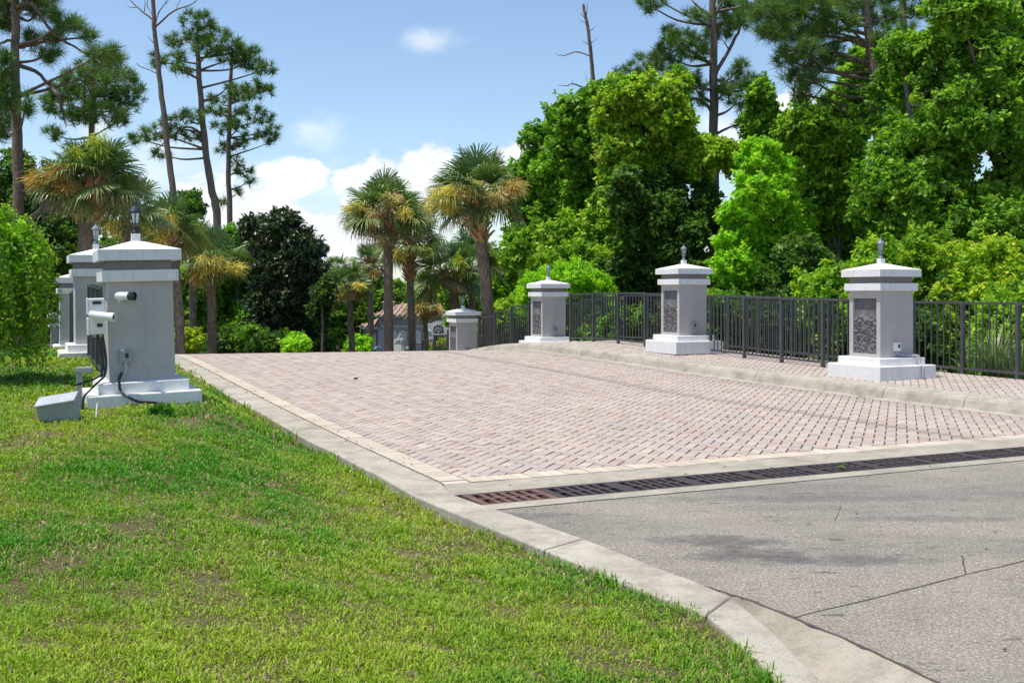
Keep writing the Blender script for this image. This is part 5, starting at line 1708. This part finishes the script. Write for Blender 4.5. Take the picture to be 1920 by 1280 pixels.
# ------------------------------------------------------------------ sky, sun, camera
SUN = Vector((-.93 * math.cos(R(73)), -.36 * math.cos(R(73)), math.sin(R(73)))).normalized()
wd = bpy.data.worlds.new('World'); SC.world = wd
wd.use_nodes = True
nt = wd.node_tree
bg = nt.nodes['Background']
sky = nt.nodes.new('ShaderNodeTexSky'); sky.sky_type = 'NISHITA'; sky.sun_disc = False
sky.sun_elevation = R(73); sky.sun_rotation = math.atan2(-.93, -.36)
sky.air_density = 1.0; sky.dust_density = .6; sky.ozone_density = 2.0
def N(op, a, b=None, clamp=False):
    x = nt.nodes.new('ShaderNodeMath'); x.operation = op; x.use_clamp = clamp
    for i, v in enumerate((a, b)):
        if v is None: continue
        if isinstance(v, (int, float)): x.inputs[i].default_value = v
        else: nt.links.new(v, x.inputs[i])
    return x.outputs[0]
tc = nt.nodes.new('ShaderNodeTexCoord')
sp = nt.nodes.new('ShaderNodeSeparateXYZ'); nt.links.new(tc.outputs['Generated'], sp.inputs[0])
az = N('ARCTAN2', sp.outputs[0], sp.outputs[1])
el = N('ARCSINE', sp.outputs[2])
cb = nt.nodes.new('ShaderNodeCombineXYZ')
nt.links.new(az, cb.inputs[0]); nt.links.new(N('MULTIPLY', el, 1.5), cb.inputs[1])
def wnoise(scale, det, rough, w=0):
    x = nt.nodes.new('ShaderNodeTexNoise'); x.inputs['Scale'].default_value = scale; x.inputs['Detail'].default_value = det; x.inputs['Roughness'].default_value = rough
    m = nt.nodes.new('ShaderNodeMapping'); m.inputs['Location'].default_value = (w, w * .7, w * .3)
    nt.links.new(cb.outputs[0], m.inputs[0]); nt.links.new(m.outputs[0], x.inputs['Vector'])
    return x.outputs['Fac']
n1 = wnoise(15, 9, .62, 1.3); n2 = wnoise(6, 4, .5, 4.1); n3 = wnoise(11, 7, .6, 7.7)
def ell(px, py, rx, ry, flat=1.0):
    a0 = math.atan((px - 960) / F); e0 = math.atan((HZ - py) / F)
    dx = N('DIVIDE', N('SUBTRACT', az, a0), rx / F); dy = N('DIVIDE', N('SUBTRACT', el, e0), ry / F)
    d = N('SQRT', N('ADD', N('MULTIPLY', dx, dx), N('MULTIPLY', dy, dy)))
    return N('SUBTRACT', 1.0, d)
def mx(*a):
    r = a[0]
    for x in a[1:]: r = N('SMOOTH_MAX', r, x)
    return r
cum = [ell(*e) for e in ((545, 352, 74, 46), (480, 385, 90, 40), (705, 325, 56, 42), (660, 345, 40, 26), (805, 330, 84, 60), (760, 360, 70, 50), (960, 300, 52, 50), (900, 345, 80, 50), (560, 440, 210, 76), (390, 380, 90, 70), (700, 380, 90, 60), (1000, 330, 80, 60), (2000, 30, 160, 90), (1480, 215, 60, 30))]
m = cum[0]
for c in cum[1:]:
    m = N('MAXIMUM', m, c)
dens = N('ADD', N('MULTIPLY', m, .9), N('MULTIPLY', N('SUBTRACT', n1, .5), 2.6))
def sstep(v, a, b):
    x = nt.nodes.new('ShaderNodeMapRange'); x.interpolation_type = 'SMOOTHSTEP'
    x.inputs['From Min'].default_value = a; x.inputs['From Max'].default_value = b
    nt.links.new(v, x.inputs['Value']); return x.outputs[0]
cm = sstep(dens, .0, .32)
wis = [ell(*e) for e in ((800, 78, 85, 32), (580, 248, 85, 40), (300, 330, 150, 80), (620, 430, 420, 120), (470, 330, 120, 40), (1400, 260, 200, 60), (180, 250, 60, 40))]
w_ = wis[0]
for c in wis[1:]:
    w_ = N('MAXIMUM', w_, c)
wm = N('MULTIPLY', sstep(N('ADD', w_, N('MULTIPLY', N('SUBTRACT', n3, .5), 3.2)), .1, 1.3), .6)
hz = N('MULTIPLY', sstep(el, .13, -.01), .35)                    # bright hazy air low down
cov = N('MAXIMUM', N('MAXIMUM', cm, wm), hz)
shade = sstep(N('ADD', n2, N('MULTIPLY', n1, .5)), .55, .9)
mixc = nt.nodes.new('ShaderNodeMix'); mixc.data_type = 'RGBA'
nt.links.new(shade, mixc.inputs[0])
CL = .62
mixc.inputs[6].default_value = (7.6 * CL, 8.0 * CL, 8.7 * CL, 1); mixc.inputs[7].default_value = (10.5 * CL, 10.6 * CL, 10.8 * CL, 1)
tint = nt.nodes.new('ShaderNodeMix'); tint.data_type = 'RGBA'; tint.blend_type = 'MULTIPLY'; tint.inputs[0].default_value = 1
nt.links.new(sky.outputs[0], tint.inputs[6]); tint.inputs[7].default_value = (.90, .92, .93, 1)
mixs = nt.nodes.new('ShaderNodeMix'); mixs.data_type = 'RGBA'
nt.links.new(cov, mixs.inputs[0]); nt.links.new(tint.outputs[2], mixs.inputs[6]); nt.links.new(mixc.outputs[2], mixs.inputs[7])
nt.links.new(mixs.outputs[2], bg.inputs['Color'])
bg.inputs['Strength'].default_value = .14

ld = bpy.data.lights.new('sun', 'SUN'); ld.energy = 4.0; ld.angle = R(.5); ld.color = (1, .94, .84)
lo = bpy.data.objects.new('sun', ld); COL.objects.link(lo)
lo.rotation_euler = SUN.to_track_quat('Z', 'Y').to_euler(); lo.location = (0, 0, 40)

cd = bpy.data.cameras.new('camera'); cd.sensor_width = 36; cd.lens = 36 * F / 1920
cd.shift_y = (HZ - 640) / 1920
cd.clip_end = 3000; cd.clip_start = .05
co = bpy.data.objects.new('camera', cd); COL.objects.link(co)
co.location = (0, 0, EYE); co.rotation_euler = (R(90), 0, 0)
SC.camera = co
vs = SC.view_settings
vs.view_transform = 'Standard'; vs.look = 'None'; vs.exposure = .42; vs.gamma = 1
SC.cycles.max_bounces = 8; SC.cycles.transparent_max_bounces = 8
SC.cycles.use_denoising = True
